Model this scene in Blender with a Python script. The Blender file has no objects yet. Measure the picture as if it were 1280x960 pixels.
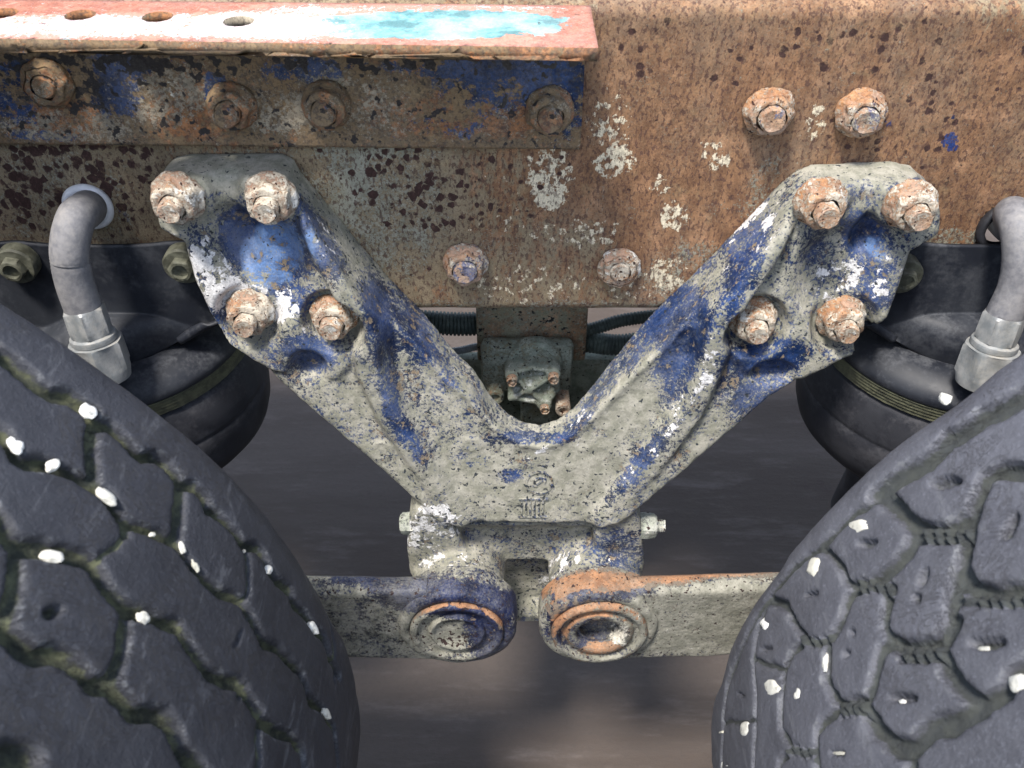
import bpy, bmesh, math, random
import numpy as np
from mathutils import Vector, Matrix
random.seed(4); RNG = np.random.default_rng(4)
S = bpy.context.scene; COL = S.collection

# ------------------------------------------------------------------ camera
F = 1150.0; PITCH = math.radians(40.4)
CAM = np.array([0, -.7006, .5963])
cd = bpy.data.cameras.new('camera'); cam = bpy.data.objects.new('camera', cd); COL.objects.link(cam)
cam.location = CAM; cam.rotation_euler = (math.pi/2 - PITCH, 0, 0)
cd.sensor_width = 36; cd.lens = F/1280*36; cd.clip_start = .02; cd.clip_end = 500
S.camera = cam
cd.dof.use_dof = True; cd.dof.focus_distance = .84; cd.dof.aperture_fstop = 12
# ------------------------------------------------------------------ light
SUN = Vector((-.25, -.36, 1.0)).normalized()      # towards the sun
W = bpy.data.worlds.new('World'); S.world = W; W.use_nodes = True
wn = W.node_tree.nodes; wl = W.node_tree.links
sky = wn.new('ShaderNodeTexSky'); sky.sky_type = 'NISHITA'; sky.sun_disc = False
sky.sun_elevation = math.asin(SUN.z); sky.sun_rotation = math.atan2(SUN.x, SUN.y)
bg = wn['Background']; bg.inputs[1].default_value = .15; hs = wn.new('ShaderNodeHueSaturation'); hs.inputs['Saturation'].default_value = .72; wl.new(sky.outputs[0], hs.inputs['Color']); wl.new(hs.outputs[0], bg.inputs[0])
sd = bpy.data.lights.new('sun', 'SUN'); sd.energy = 2.8; sd.angle = math.radians(11); sd.color = (1, .95, .88)
sun = bpy.data.objects.new('sun', sd); COL.objects.link(sun)
sun.rotation_euler = SUN.to_track_quat('Z', 'Y').to_euler(); sun.location = (-2, -3, 5)
S.view_settings.view_transform = 'Standard'; S.view_settings.look = 'None'
S.view_settings.exposure = 1.25; S.view_settings.gamma = 1; S.view_settings.use_curve_mapping = False

# ------------------------------------------------------------------ measuring
FW = np.array([0, math.cos(PITCH), -math.sin(PITCH)]); UP = np.array([0, math.sin(PITCH), math.cos(PITCH)])
def ray(px, py): return FW + np.array([1., 0, 0])*(px-640)/F + UP*(480-py)/F
def onY(px, py, Y):
    d = ray(px, py); return CAM + d*(Y-CAM[1])/d[1]
def onZ(px, py, Z):
    d = ray(px, py); return CAM + d*(Z-CAM[2])/d[2]
def onplane(px, py, a, b):                         # plane y = a + b z
    d = ray(px, py); t = (a + b*CAM[2] - CAM[1])/(d[1]-b*d[2]); return CAM + d*t
def proj(P):
    v = P-CAM; z = v@FW; return 640+F*v[:, 0]/z, 480-F*(v@UP)/z

# ------------------------------------------------------------------ numpy tools
def sstep(a, b, x):
    t = np.clip((x-a)/(b-a), 0, 1); return t*t*(3-2*t)
def vnoise(P, s, seed=0):
    P = np.asarray(P, float)*s + 1000.5 + seed*17.3
    i = np.floor(P).astype(np.int64); f = P-i; f = f*f*(3-2*f)
    def h(a, b, c):
        n = (a*73856093) ^ (b*19349663) ^ (c*83492791) ^ (seed*2654435)
        n = (n ^ (n >> 13))*1274126177 & 0x7fffffff
        return (n % 65536)/65536.
    r = 0
    for dx in (0, 1):
        for dy in (0, 1):
            for dz in (0, 1):
                w = (f[..., 0] if dx else 1-f[..., 0])*(f[..., 1] if dy else 1-f[..., 1])*(f[..., 2] if dz else 1-f[..., 2])
                r = r + w*h(i[..., 0]+dx, i[..., 1]+dy, i[..., 2]+dz)
    return r*2-1
def poly_sdf(P, X, Z):                             # negative inside
    P = np.asarray(P, float); d = np.full(X.shape, 1e9); ins = np.zeros(X.shape, bool); n = len(P)
    for i in range(n):
        a, b = P[i], P[(i+1) % n]; e = b-a; wx, wz = X-a[0], Z-a[1]
        t = np.clip((wx*e[0]+wz*e[1])/(e@e), 0, 1)
        d = np.minimum(d, (wx-e[0]*t)**2+(wz-e[1]*t)**2)
        c = (a[1] > Z) != (b[1] > Z)
        if a[1] != b[1]: ins ^= c & (X < e[0]*(Z-a[1])/e[1]+a[0])
    d = np.sqrt(d); return np.where(ins, -d, d)
def line_d(P, X, Z, w=None):                       # distance to a polyline (minus a width along it)
    P = np.asarray(P, float); d = np.full(X.shape, 1e9)
    for i in range(len(P)-1):
        a, b = P[i], P[i+1]; e = b-a; wx, wz = X-a[0], Z-a[1]
        t = np.clip((wx*e[0]+wz*e[1])/max(e@e, 1e-12), 0, 1)
        q = np.hypot(wx-e[0]*t, wz-e[1]*t)
        if w is not None: q = q-(w[i]+(w[i+1]-w[i])*t)
        d = np.minimum(d, q)
    return d
def smin(a, b, k):
    h = np.clip(.5+.5*(b-a)/k, 0, 1); return b+(a-b)*h-k*h*(1-h)
def smax(a, b, k): return -smin(-a, -b, k)
def surface_nets(V, o, s):
    nx, ny, nz = V.shape; neg = V < 0
    c = [neg[i:nx-1+i, j:ny-1+j, k:nz-1+k] for i in (0, 1) for j in (0, 1) for k in (0, 1)]
    sm = sum(a.astype(np.int8) for a in c); act = (sm > 0) & (sm < 8)
    I = np.argwhere(act); idx = -np.ones(act.shape, int); idx[act] = np.arange(len(I))
    acc = np.zeros((len(I), 3)); cnt = np.zeros(len(I))
    cs = [(i, j, k) for i in (0, 1) for j in (0, 1) for k in (0, 1)]
    for a in range(8):
        for b in range(a+1, 8):
            A, B = np.array(cs[a]), np.array(cs[b])
            if np.abs(A-B).sum() != 1: continue
            va = V[tuple((I+A).T)]; vb = V[tuple((I+B).T)]; m = (va < 0) != (vb < 0)
            t = np.where(m, va/np.where(m, va-vb, 1), 0)
            acc[m] += (A+(B-A)*t[:, None])[m]; cnt += m
    verts = o + s*(I+acc/cnt[:, None])
    fs = []
    for ax in range(3):
        d = np.zeros(3, int); d[ax] = 1; u, v = (ax+1) % 3, (ax+2) % 3
        A = neg[:nx-d[0], :ny-d[1], :nz-d[2]]; B = neg[d[0]:, d[1]:, d[2]:]
        E = np.argwhere(A != B); ok = (E[:, u] > 0) & (E[:, v] > 0) & (E[:, u] < V.shape[u]-1) & (E[:, v] < V.shape[v]-1)
        E = E[ok]; du = np.zeros(3, int); du[u] = 1; dv = np.zeros(3, int); dv[v] = 1
        q = np.stack([idx[tuple((E-du-dv).T)], idx[tuple((E-dv).T)], idx[tuple(E.T)], idx[tuple((E-du).T)]], 1)
        fl = ~neg[tuple(E.T)]; q[fl] = q[fl][:, ::-1]; fs.append(q)
    return verts, np.concatenate(fs)

# ------------------------------------------------------------------ object tools
def mesh_obj(name, V, Fc, mat, parent=None, smooth=True, auto=None):
    me = bpy.data.meshes.new(name)
    V = np.asarray(V, float)
    if isinstance(Fc, np.ndarray):
        k = Fc.shape[1]; me.vertices.add(len(V)); me.vertices.foreach_set('co', V.ravel().astype(np.float32))
        me.loops.add(Fc.size); me.loops.foreach_set('vertex_index', Fc.ravel().astype(np.int32))
        me.polygons.add(len(Fc)); me.polygons.foreach_set('loop_start', np.arange(0, Fc.size, k, dtype=np.int32))
        me.update(calc_edges=True)
    else:
        me.from_pydata([tuple(v) for v in V], [], [tuple(f) for f in Fc])
    me.validate(); me.materials.append(mat)
    if smooth: me.polygons.foreach_set('use_smooth', [True]*len(me.polygons))
    if auto is not None and smooth: me.set_sharp_from_angle(angle=math.radians(auto))
    o = bpy.data.objects.new(name, me); COL.objects.link(o)
    if parent is not None: o.parent = parent
    return o
def bm_obj(name, bm, mat, parent=None, smooth=True, auto=35):
    me = bpy.data.meshes.new(name); bmesh.ops.recalc_face_normals(bm, faces=bm.faces[:]); bm.to_mesh(me); bm.free()
    me.materials.append(mat)
    if smooth:
        me.polygons.foreach_set('use_smooth', [True]*len(me.polygons)); me.set_sharp_from_angle(angle=math.radians(auto))
    o = bpy.data.objects.new(name, me); COL.objects.link(o)
    if parent is not None: o.parent = parent
    return o
def thing(name, label, cat, loc=(0, 0, 0), group=None):
    o = bpy.data.objects.new(name, None); o.empty_display_size = .05; COL.objects.link(o); o.location = loc
    return tag(o, label, cat, group)
def tag(o, label, cat, group=None):
    o['label'] = label; o['category'] = cat
    if group: o['group'] = group
    return o
def keep(o, parent, loc=None):                     # parent an object already modelled in world space
    o.parent = parent; o.matrix_parent_inverse = Matrix.Translation(-Vector(parent.location)); return o
def box_bm(x0, x1, y0, y1, z0, z1, bev=.003, seg=2, sub=0):
    bm = bmesh.new(); bmesh.ops.create_cube(bm, size=1)
    for v in bm.verts:
        v.co = Vector(((x0+x1)/2+v.co.x*(x1-x0), (y0+y1)/2+v.co.y*(y1-y0), (z0+z1)/2+v.co.z*(z1-z0)))
    if bev: bmesh.ops.bevel(bm, geom=bm.edges[:], offset=bev, segments=seg, affect='EDGES', profile=.5)
    return bm
def frame_axes(ax):
    ax = Vector(ax).normalized(); u = ax.orthogonal().normalized() if abs(ax.z) > .9 else Vector((0, 0, 1)).cross(ax).normalized()
    return ax, u, ax.cross(u)
def lathe(prof, c, axis=(0, -1, 0), n=48, shape=None, noise=0, ns=90, seed=0):
    """prof: list of (radius, along-axis[, hexness]); closes where the radius is 0"""
    ax, u, w = frame_axes(axis); ax, u, w, c = map(np.array, (ax, u, w, c))
    th = np.arange(n)*2*np.pi/n; V = []
    for p in prof:
        r = np.full(n, p[0], float)
        if len(p) > 2 and p[2]:
            hx = math.cos(math.pi/6)/np.cos((th+.3*seed) % (np.pi/3)-np.pi/6)
            r = r*(1-p[2]+p[2]*hx)
        V.append(c+np.outer(r*np.cos(th), u)+np.outer(r*np.sin(th), w)+ax*p[1])
    V = np.concatenate(V); m = len(prof)
    i, j = np.meshgrid(np.arange(m-1), np.arange(n), indexing='ij'); j2 = (j+1) % n
    Fc = np.stack([i*n+j, i*n+j2, (i+1)*n+j2, (i+1)*n+j], -1).reshape(-1, 4)
    if noise:
        d = V-c; rad = d-np.outer(d@ax, ax); L = np.linalg.norm(rad, axis=1, keepdims=True)+1e-9
        a = vnoise(V, ns, seed)+.5*vnoise(V, ns*2.3, seed+1)
        V = V+rad/L*np.minimum(noise*a, L[:, 0]*.5)[:, None]+np.outer(noise*.6*vnoise(V, ns*1.3, seed+3), ax)*(L > 1e-4)
    return V, Fc
def tube(path, rad, n=20, ridges=0, rh=0, caps=True):
    P = [Vector(p) for p in path]; out = []                     # catmull-rom
    for i in range(len(P)-1):
        a, b, c, d = P[max(i-1, 0)], P[i], P[i+1], P[min(i+2, len(P)-1)]
        for t in np.linspace(0, 1, 12, endpoint=False):
            out.append(.5*((2*b)+(c-a)*t+(2*a-5*b+4*c-d)*t*t+(3*b-a-3*c+d)*t**3))
    out.append(P[-1])
    if ridges:                                                  # corrugated hose: resample finely
        L = [0]
        for i in range(1, len(out)): L.append(L[-1]+(out[i]-out[i-1]).length)
        s = np.arange(0, L[-1], ridges/6); A = np.array(out)
        out = [Vector((np.interp(q, L, A[:, 0]), np.interp(q, L, A[:, 1]), np.interp(q, L, A[:, 2]))) for q in s]
    V = []; up = Vector((.13, .2, 1)); m = len(out)
    for i, p in enumerate(out):
        t = (out[min(i+1, m-1)]-out[max(i-1, 0)]).normalized(); u = t.cross(up).normalized(); w = u.cross(t)
        r = rad if not callable(rad) else rad(i/(m-1))
        if ridges: r = r*(1-rh*(1 if (i % 6) < 2 else 0))
        for k in range(n):
            a = 2*math.pi*k/n; V.append(p+u*math.cos(a)*r+w*math.sin(a)*r)
    Fc = [(i*n+k, i*n+(k+1) % n, (i+1)*n+(k+1) % n, (i+1)*n+k) for i in range(m-1) for k in range(n)]
    return np.array([tuple(v) for v in V]), np.array(Fc)
def prism(P, Y0, Y1, bev=.003, seg=2):                          # polygon in (x, z) extruded in y
    bm = bmesh.new(); vs = [bm.verts.new((x, Y0, z)) for x, z in P]; f = bm.faces.new(vs)
    r = bmesh.ops.extrude_face_region(bm, geom=[f])
    for v in r['geom']:
        if isinstance(v, bmesh.types.BMVert): v.co.y = Y1
    bmesh.ops.recalc_face_normals(bm, faces=bm.faces[:])
    if bev: bmesh.ops.bevel(bm, geom=bm.edges[:], offset=bev, segments=seg, affect='EDGES', profile=.5, clamp_overlap=True)
    return bm
def paint(o, **layers):
    """wear maps, with some painted light and shade, kept on the surface: attribute = base + sum of soft ellipses (px, py, rx, ry, deg, value) as measured in the photo"""
    me = o.data; n = len(me.vertices); V = np.zeros(n*3, np.float32); me.vertices.foreach_get('co', V); V = V.reshape(-1, 3).astype(float)
    M = np.array(o.matrix_parent_inverse) if o.parent else np.eye(4)
    Wd = V  # world-space meshes
    px, py = proj(Wd)
    for k, (base, blobs) in layers.items():
        a = np.full(n, float(base))
        for (x, y, rx, ry, dg, v) in blobs:
            c, s = math.cos(math.radians(dg)), math.sin(math.radians(dg)); dx, dy = px-x, py-y
            q = np.sqrt(((dx*c+dy*s)/rx)**2+((-dx*s+dy*c)/ry)**2)
            a += v*(1-sstep(.6, 1.25, q))
        at = me.attributes.new(k, 'FLOAT', 'POINT'); at.data.foreach_set('value', a.astype(np.float32))

# ------------------------------------------------------------------ materials
class NT:
    def __init__(s, name):
        s.m = bpy.data.materials.new(name); s.m.use_nodes = True; s.t = s.m.node_tree; s.n = s.t.nodes; s.l = s.t.links
        s.b = s.n['Principled BSDF']; s.tc = s.n.new('ShaderNodeTexCoord'); s.co = s.tc.outputs['Object']
    def lk(s, a, b):
        if isinstance(a, (int, float)): b.default_value = a
        elif isinstance(a, tuple): b.default_value = a if len(a) == 4 or b.type == 'VECTOR' else (*a, 1)
        else: s.l.new(a, b)
    def noise(s, sc, det=5, rough=.6, vec=None, dist=0, col=False):
        n = s.n.new('ShaderNodeTexNoise'); n.inputs['Scale'].default_value = sc; n.inputs['Detail'].default_value = det
        n.inputs['Roughness'].default_value = rough; n.inputs['Distortion'].default_value = dist
        s.l.new(vec or s.co, n.inputs['Vector']); return n.outputs['Color' if col else 'Fac']
    def voro(s, sc, rnd=1, feat='F1', out='Distance', vec=None):
        n = s.n.new('ShaderNodeTexVoronoi'); n.inputs['Scale'].default_value = sc; n.feature = feat; n.inputs['Randomness'].default_value = rnd
        s.l.new(vec or s.co, n.inputs['Vector']); return n.outputs[out]
    def math(s, op, a, b=0., c=0., clamp=False):
        n = s.n.new('ShaderNodeMath'); n.operation = op; n.use_clamp = clamp
        for i, v in enumerate((a, b, c)): s.lk(v, n.inputs[i])
        return n.outputs[0]
    def ss(s, v, a, b):
        n = s.n.new('ShaderNodeMapRange'); n.interpolation_type = 'SMOOTHSTEP'; s.lk(v, n.inputs[0])
        n.inputs[1].default_value = a; n.inputs[2].default_value = b; return n.outputs[0]
    def mr(s, v, a, b, c, d):
        n = s.n.new('ShaderNodeMapRange'); s.lk(v, n.inputs[0])
        for i, q in enumerate((a, b, c, d)): n.inputs[i+1].default_value = q
        return n.outputs[0]
    def mix(s, f, a, b, bl='MIX'):
        n = s.n.new('ShaderNodeMix'); n.data_type = 'RGBA'; n.blend_type = bl
        s.lk(f, n.inputs[0]); s.lk(a, n.inputs[6]); s.lk(b, n.inputs[7]); return n.outputs[2]
    def attr(s, k):
        n = s.n.new('ShaderNodeAttribute'); n.attribute_name = k; return n.outputs['Fac']
    def stretch(s, v):
        n = s.n.new('ShaderNodeMapping'); n.inputs['Scale'].default_value = v; s.l.new(s.co, n.inputs[0]); return n.outputs[0]
    def bump(s, h, st, dist=.002, prev=None):
        n = s.n.new('ShaderNodeBump'); n.inputs['Strength'].default_value = st; n.inputs['Distance'].default_value = dist
        s.l.new(h, n.inputs['Height'])
        if prev: s.l.new(prev, n.inputs['Normal'])
        return n.outputs[0]
    def done(s, col, rough, nrm=None, metal=0, spec=.5):
        s.lk(col, s.b.inputs['Base Color']); s.lk(rough, s.b.inputs['Roughness']); s.lk(metal, s.b.inputs['Metallic'])
        s.b.inputs['Specular IOR Level'].default_value = spec
        if nrm: s.l.new(nrm, s.b.inputs['Normal'])
        return s.m
    def mask(s, key, n, amp, w=.06):               # attribute plus centred noise, thresholded at .5
        a = s.math('MULTIPLY_ADD', s.math('SUBTRACT', n, .5), amp, s.attr(key)); return s.ss(a, .5-w, .5+w)

def worn(name, base, base2, rust=(.30, .105, .04), rust2=(.14, .055, .03), blue=(.012, .030, .125), mud=(.40, .41, .33), mud2=(.27, .29, .23),
         pale=(.72, .68, .58), dark=(.035, .02, .018), sc=1.0, spot=130, streak=None, bumpy=1.0, filmk=.38, pits=0., round_spots=False):
    """worn painted steel or casting: base, rust, blue paint, caked mud, pale flakes and painted highlights, dark pits and painted shade; each laid by its own map and broken up by noise"""
    t = NT(name); v = t.stretch(streak) if streak else None
    big = t.noise(14*sc, 4, .6, v); mid = t.noise(55*sc, 6, .65, v); fine = t.noise(230*sc, 5, .7, v); grit = t.noise(650*sc, 3, .7)
    col = t.mix(t.ss(mid, .35, .65), base, base2)
    f2 = t.math('ADD', t.math('MULTIPLY', mid, .55), t.math('MULTIPLY', fine, .45))
    rm = t.mask('rust', f2, 3.2, .14)
    rc = t.mix(t.ss(t.noise(90*sc, 5, .75, v), .40, .62), rust2, rust)
    rc = t.mix(t.ss(t.noise(33*sc, 4, .6), .5, .72), rc, tuple(min(1, c*1.35+.012) for c in rust))
    col = t.mix(rm, col, rc)
    bm = t.mask('blue', t.math('ADD', t.math('MULTIPLY', mid, .5), t.math('MULTIPLY', t.noise(150*sc, 6, .75, v), .5)), 3.4, .03)
    bc = t.mix(t.ss(t.noise(28*sc, 6, .7), .38, .62), tuple(c*.45 for c in blue), tuple(c*1.55+.004 for c in blue))
    ch = t.mask('chalk', mid, 2.2, .25); bc = t.mix(t.math('MULTIPLY', ch, .8), bc, (.13, .24, .48)); col = t.mix(bm, col, bc)  # lighter blue where sunlight on chalky paint is put into the colour
    mm = t.mask('mud', t.math('ADD', t.math('MULTIPLY', mid, .35), t.math('MULTIPLY', t.noise(330*sc, 5, .85), .65)), 5.0, .07)
    mc = t.mix(t.ss(t.noise(70*sc, 6, .7), .38, .64), mud2, mud)
    mc = t.mix(t.math('MULTIPLY', t.ss(grit, .45, .7), .35), mc, tuple(c*.45 for c in mud2))
    mc = t.mix(t.math('MULTIPLY', t.ss(fine, .5, .75), .35), mc, tuple(min(1, c*1.35) for c in mud))
    film = t.math('MULTIPLY', t.ss(t.math('ADD', t.math('MULTIPLY', big, .5), t.math('MULTIPLY', t.noise(420*sc, 4, .85), .5)), .43, .60), filmk)
    col = t.mix(film, col, mc)
    col = t.mix(mm, col, mc)
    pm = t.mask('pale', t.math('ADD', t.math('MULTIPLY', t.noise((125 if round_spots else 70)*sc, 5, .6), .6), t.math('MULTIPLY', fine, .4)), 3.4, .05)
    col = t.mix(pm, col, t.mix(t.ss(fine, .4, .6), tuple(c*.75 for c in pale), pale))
    sp = t.noise(spot*sc, 2, .5)
    if round_spots:
        vv_ = t.n.new('ShaderNodeTexVoronoi'); vv_.inputs['Scale'].default_value = 120; t.l.new(t.co, vv_.inputs['Vector'])
        sx_ = t.n.new('ShaderNodeSeparateColor'); t.l.new(vv_.outputs['Color'], sx_.inputs[0])
        a_ = t.math('MULTIPLY_ADD', t.attr('dark'), 2.0, t.math('MULTIPLY', t.math('SUBTRACT', sx_.outputs[0], .62), .9))
        a_ = t.math('ADD', a_, t.math('MULTIPLY', t.math('SUBTRACT', t.noise(170, 3, .6), .5), 1.1)); a_ = t.math('SUBTRACT', a_, t.math('MULTIPLY', vv_.outputs['Distance'], 1.15))
        dm = t.ss(a_, -.12, .06)
    else: dm = t.mask('dark', sp, 3.2, .07)
    col = t.mix(dm, col, dark)
    if pits:
        q = t.ss(t.noise(340*sc, 3, .65, v), .535, .58); q2 = t.ss(t.noise(120*sc, 6, .75), .57, .61); pk_ = t.math('MAXIMUM', t.math('MULTIPLY', q, .75), t.math('MULTIPLY', q2, .6))
        col = t.mix(t.math('MULTIPLY', pk_, pits), col, tuple(c*1.6 for c in dark))
        yl = t.ss(t.noise(40*sc, 6, .75), .54, .70); col = t.mix(t.math('MULTIPLY', yl, .35*pits), col, (.42, .30, .16))
    # grain over everything
    g = t.mr(grit, .3, .7, .72, 1.22)
    n = t.n.new('ShaderNodeVectorMath'); n.operation = 'SCALE'; t.l.new(col, n.inputs[0]); t.l.new(g, n.inputs[3]); col = n.outputs[0]
    rough = t.math('SUBTRACT', .88, t.math('MULTIPLY', t.math('MULTIPLY', bm, t.math('SUBTRACT', 1., mm)), .45))
    h = t.math('ADD', t.math('MULTIPLY', mm, .5), t.math('MULTIPLY', fine, .9)); h = t.math('ADD', h, t.math('MULTIPLY', pm, .5))
    h = t.math('SUBTRACT', h, t.math('MULTIPLY', dm, .25)); h = t.math('ADD', h, t.math('MULTIPLY', bm, .2))
    nr = t.bump(mid, .5*bumpy, .004); nr = t.bump(h, .55*bumpy, .0011, nr); nr = t.bump(grit, .4*bumpy, .0005, nr)
    return t.done(col, rough, nr, 0, .35)

M = {}
M['web'] = worn('rusted_rail_web', (.27, .205, .125), (.18, .13, .075), rust=(.275, .145, .072), rust2=(.165, .083, .043), pits=.95, round_spots=True, filmk=.22, dark=(.045, .022, .018), pale=(.74, .64, .46), mud=(.34, .33, .26), mud2=(.24, .23, .17), streak=(1, 1, .5))
M['angle'] = worn('worn_blue_angle_steel', pits=.7, filmk=.2, base=(.21, .14, .075), base2=(.14, .095, .055), rust=(.34, .15, .06), rust2=(.16, .075, .04), dark=(.035, .03, .028), blue=(.010, .034, .105), mud=(.40, .34, .25), mud2=(.26, .22, .16))
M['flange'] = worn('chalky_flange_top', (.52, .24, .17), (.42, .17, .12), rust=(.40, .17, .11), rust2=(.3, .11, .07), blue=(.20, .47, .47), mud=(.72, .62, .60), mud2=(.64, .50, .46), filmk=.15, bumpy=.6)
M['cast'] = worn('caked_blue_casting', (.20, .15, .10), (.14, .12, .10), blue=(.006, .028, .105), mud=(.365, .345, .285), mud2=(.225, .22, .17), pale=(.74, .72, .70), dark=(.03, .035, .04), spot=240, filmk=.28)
M['rod'] = worn('muddy_blue_forging', (.16, .12, .09), (.12, .10, .08), blue=(.006, .012, .050), spot=260, filmk=.4, rust=(.34, .17, .085), rust2=(.20, .10, .055), mud=(.335, .32, .265), mud2=(.20, .195, .155), bumpy=1.3)
M['nut'] = worn('mud_and_rust_nut', (.40, .25, .17), (.32, .18, .11), rust=(.44, .22, .095), rust2=(.27, .125, .06), mud=(.66, .58, .46), mud2=(.42, .36, .28), pale=(.8, .76, .68), dark=(.05, .02, .015), spot=300, bumpy=1.5)
M['lug'] = worn('grey_mud_lug', (.12, .12, .11), (.10, .10, .12), blue=(.012, .03, .10), mud=(.42, .42, .37), mud2=(.27, .29, .23))
M['back'] = worn('oily_grey_green_part', (.22, .20, .13), (.14, .13, .09), rust=(.30, .17, .09), rust2=(.15, .09, .05), mud=(.36, .38, .31), mud2=(.22, .25, .20), pale=(.55, .57, .52), dark=(.02, .02, .02), spot=240, bumpy=1.2)

def simple(name, c1, c2, rough=.5, sc=60, metal=0, bs=.3, dust=None, spec=.5):
    t = NT(name); n = t.noise(sc, 6, .65); col = t.mix(t.ss(n, .35, .65), c1, c2)
    r = t.mr(n, .3, .7, rough-.1, rough+.12)
    if dust:
        d = t.ss(t.math('ADD', t.math('MULTIPLY', t.noise(22, 5, .7), .7), t.math('MULTIPLY', t.noise(240, 4, .7), .3)), .46, .66)
        geo = t.n.new('ShaderNodeNewGeometry'); sx = t.n.new('ShaderNodeSeparateXYZ'); t.l.new(geo.outputs['Normal'], sx.inputs[0])
        d = t.math('MULTIPLY', d, t.mr(sx.outputs[2], -.2, .9, .25, .9))
        col = t.mix(d, col, dust); r = t.math('ADD', r, t.math('MULTIPLY', d, .3))
    nr = t.bump(t.noise(sc*3, 4, .7), bs, .001)
    return t.done(col, r, nr, metal, spec)
M['black'] = simple('black_coated_steel', (.012, .014, .020), (.024, .027, .034), .56, 14, 0, .2, dust=(.085, .088, .096), spec=.35)
M['bellows'] = simple('black_bellows_rubber', (.014, .015, .020), (.027, .028, .034), .68, 30, 0, .3, dust=(.085, .083, .09), spec=.3)
M['bead'] = simple('olive_dusty_bead', (.055, .055, .035), (.11, .11, .065), .85, 120, 0, .6)
M['bolt_olive'] = simple('olive_dusty_bolt', (.045, .045, .030), (.12, .12, .085), .7, 90, 0, .5)
M['pipe'] = simple('grey_pipe', (.13, .13, .14), (.20, .195, .20), .6, 160, .0, .3, dust=(.28, .265, .25))
M['zinc'] = simple('dusty_zinc', (.22, .235, .24), (.34, .34, .33), .45, 70, .25, .4, dust=(.40, .37, .31))
M['grommet'] = simple('white_grommet', (.75, .76, .78), (.62, .62, .64), .5, 60, 0, .2)
M['rubber'] = simple('black_grommet_rubber', (.015, .015, .018), (.03, .03, .035), .6, 60)
M['hose'] = simple('dusty_green_grey_hose', (.03, .045, .042), (.06, .08, .07), .55, 80, 0, .3, dust=(.16, .20, .17))
M['hose2'] = simple('grey_braided_hose', (.16, .18, .19), (.26, .28, .28), .6, 120)
M['stone'] = simple('white_stone', (.70, .70, .66), (.50, .49, .42), .8, 200, 0, .5)
M['steel'] = simple('dark_wheel_steel', (.03, .03, .035), (.06, .055, .05), .5, 40, .3)
M['brass'] = simple('rusty_small_bolt', (.36, .17, .07), (.22, .10, .05), .7, 300, .1, .6)
def stone_mat():
    t = NT('dusty_white_stone'); oi = t.n.new('ShaderNodeObjectInfo')
    c = t.mix(oi.outputs['Random'], (.78, .77, .72), (.46, .44, .36)); c = t.mix(t.ss(t.noise(160, 5, .7), .5, .68), c, (.30, .29, .25))
    return t.done(c, .85, t.bump(t.noise(260, 4, .7), .6, .001), 0, .3)
M['stone'] = stone_mat()
def tyre_mat():
    t = NT('weathered_tyre_rubber'); n = t.noise(26, 6, .65); f = t.noise(420, 5, .75); w = t.noise(6, 4, .6)
    col = t.mix(t.ss(n, .32, .68), (.036, .0375, .044), (.055, .0575, .066))
    col = t.mix(t.math('MULTIPLY', t.ss(w, .4, .65), .5), col, (.072, .075, .088))
    col = t.mix(t.math('MULTIPLY', t.ss(f, .52, .72), .6), col, (.11, .115, .135))
    dn = t.n.new('ShaderNodeMix'); dn.data_type = 'RGBA'; dn.blend_type = 'MULTIPLY'; dn.inputs[0].default_value = 1
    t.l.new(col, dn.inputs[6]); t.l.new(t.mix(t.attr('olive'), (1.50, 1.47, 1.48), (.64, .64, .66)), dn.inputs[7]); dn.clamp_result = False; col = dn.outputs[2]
    sc = t.noise(60, 5, .75, t.stretch((1, .22, 1)), .6)
    col = t.mix(t.math('MULTIPLY', t.ss(sc, .55, .66), .45), col, (.125, .128, .14))
    mm = t.ss(t.math('MULTIPLY_ADD', t.math('SUBTRACT', t.noise(120, 6, .7), .5), 1.6, t.attr('mud')), .35, .75)
    mc = t.mix(t.ss(t.noise(70, 5, .7), .4, .62), (.030, .034, .026), (.085, .090, .052))
    mc = t.mix(t.attr('olive'), (.038, .042, .044), mc)  # right tyre: groove mud darkened to paint in the groove shadow
    col = t.mix(mm, col, mc)
    em = t.ss(t.math('MULTIPLY_ADD', t.math('SUBTRACT', t.noise(90, 4, .7), .5), 2.6, t.attr('edge')), .55, .9)
    col = t.mix(t.math('MULTIPLY', em, .35), col, (.20, .205, .21))
    cr = t.noise(38, 8, .8, t.stretch((1, 1.6, 1)), 1.2); crk = t.math('MULTIPLY', t.ss(t.math('ABSOLUTE', t.math('SUBTRACT', cr, .5)), .018, .0), t.ss(t.noise(12, 3, .5), .5, .6))
    col = t.mix(t.math('MULTIPLY', crk, .6), col, (.015, .015, .018))
    nr = t.bump(n, .35, .004); nr = t.bump(t.noise(150, 6, .7), .6, .0018, nr); nr = t.bump(f, .5, .0007, nr); nr = t.bump(t.math('SUBTRACT', 1., crk), .6, .001, nr)
    return t.done(col, t.math('ADD', .62, t.math('MULTIPLY', mm, .3)), nr, 0, .4)
M['tyre'] = tyre_mat()
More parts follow.
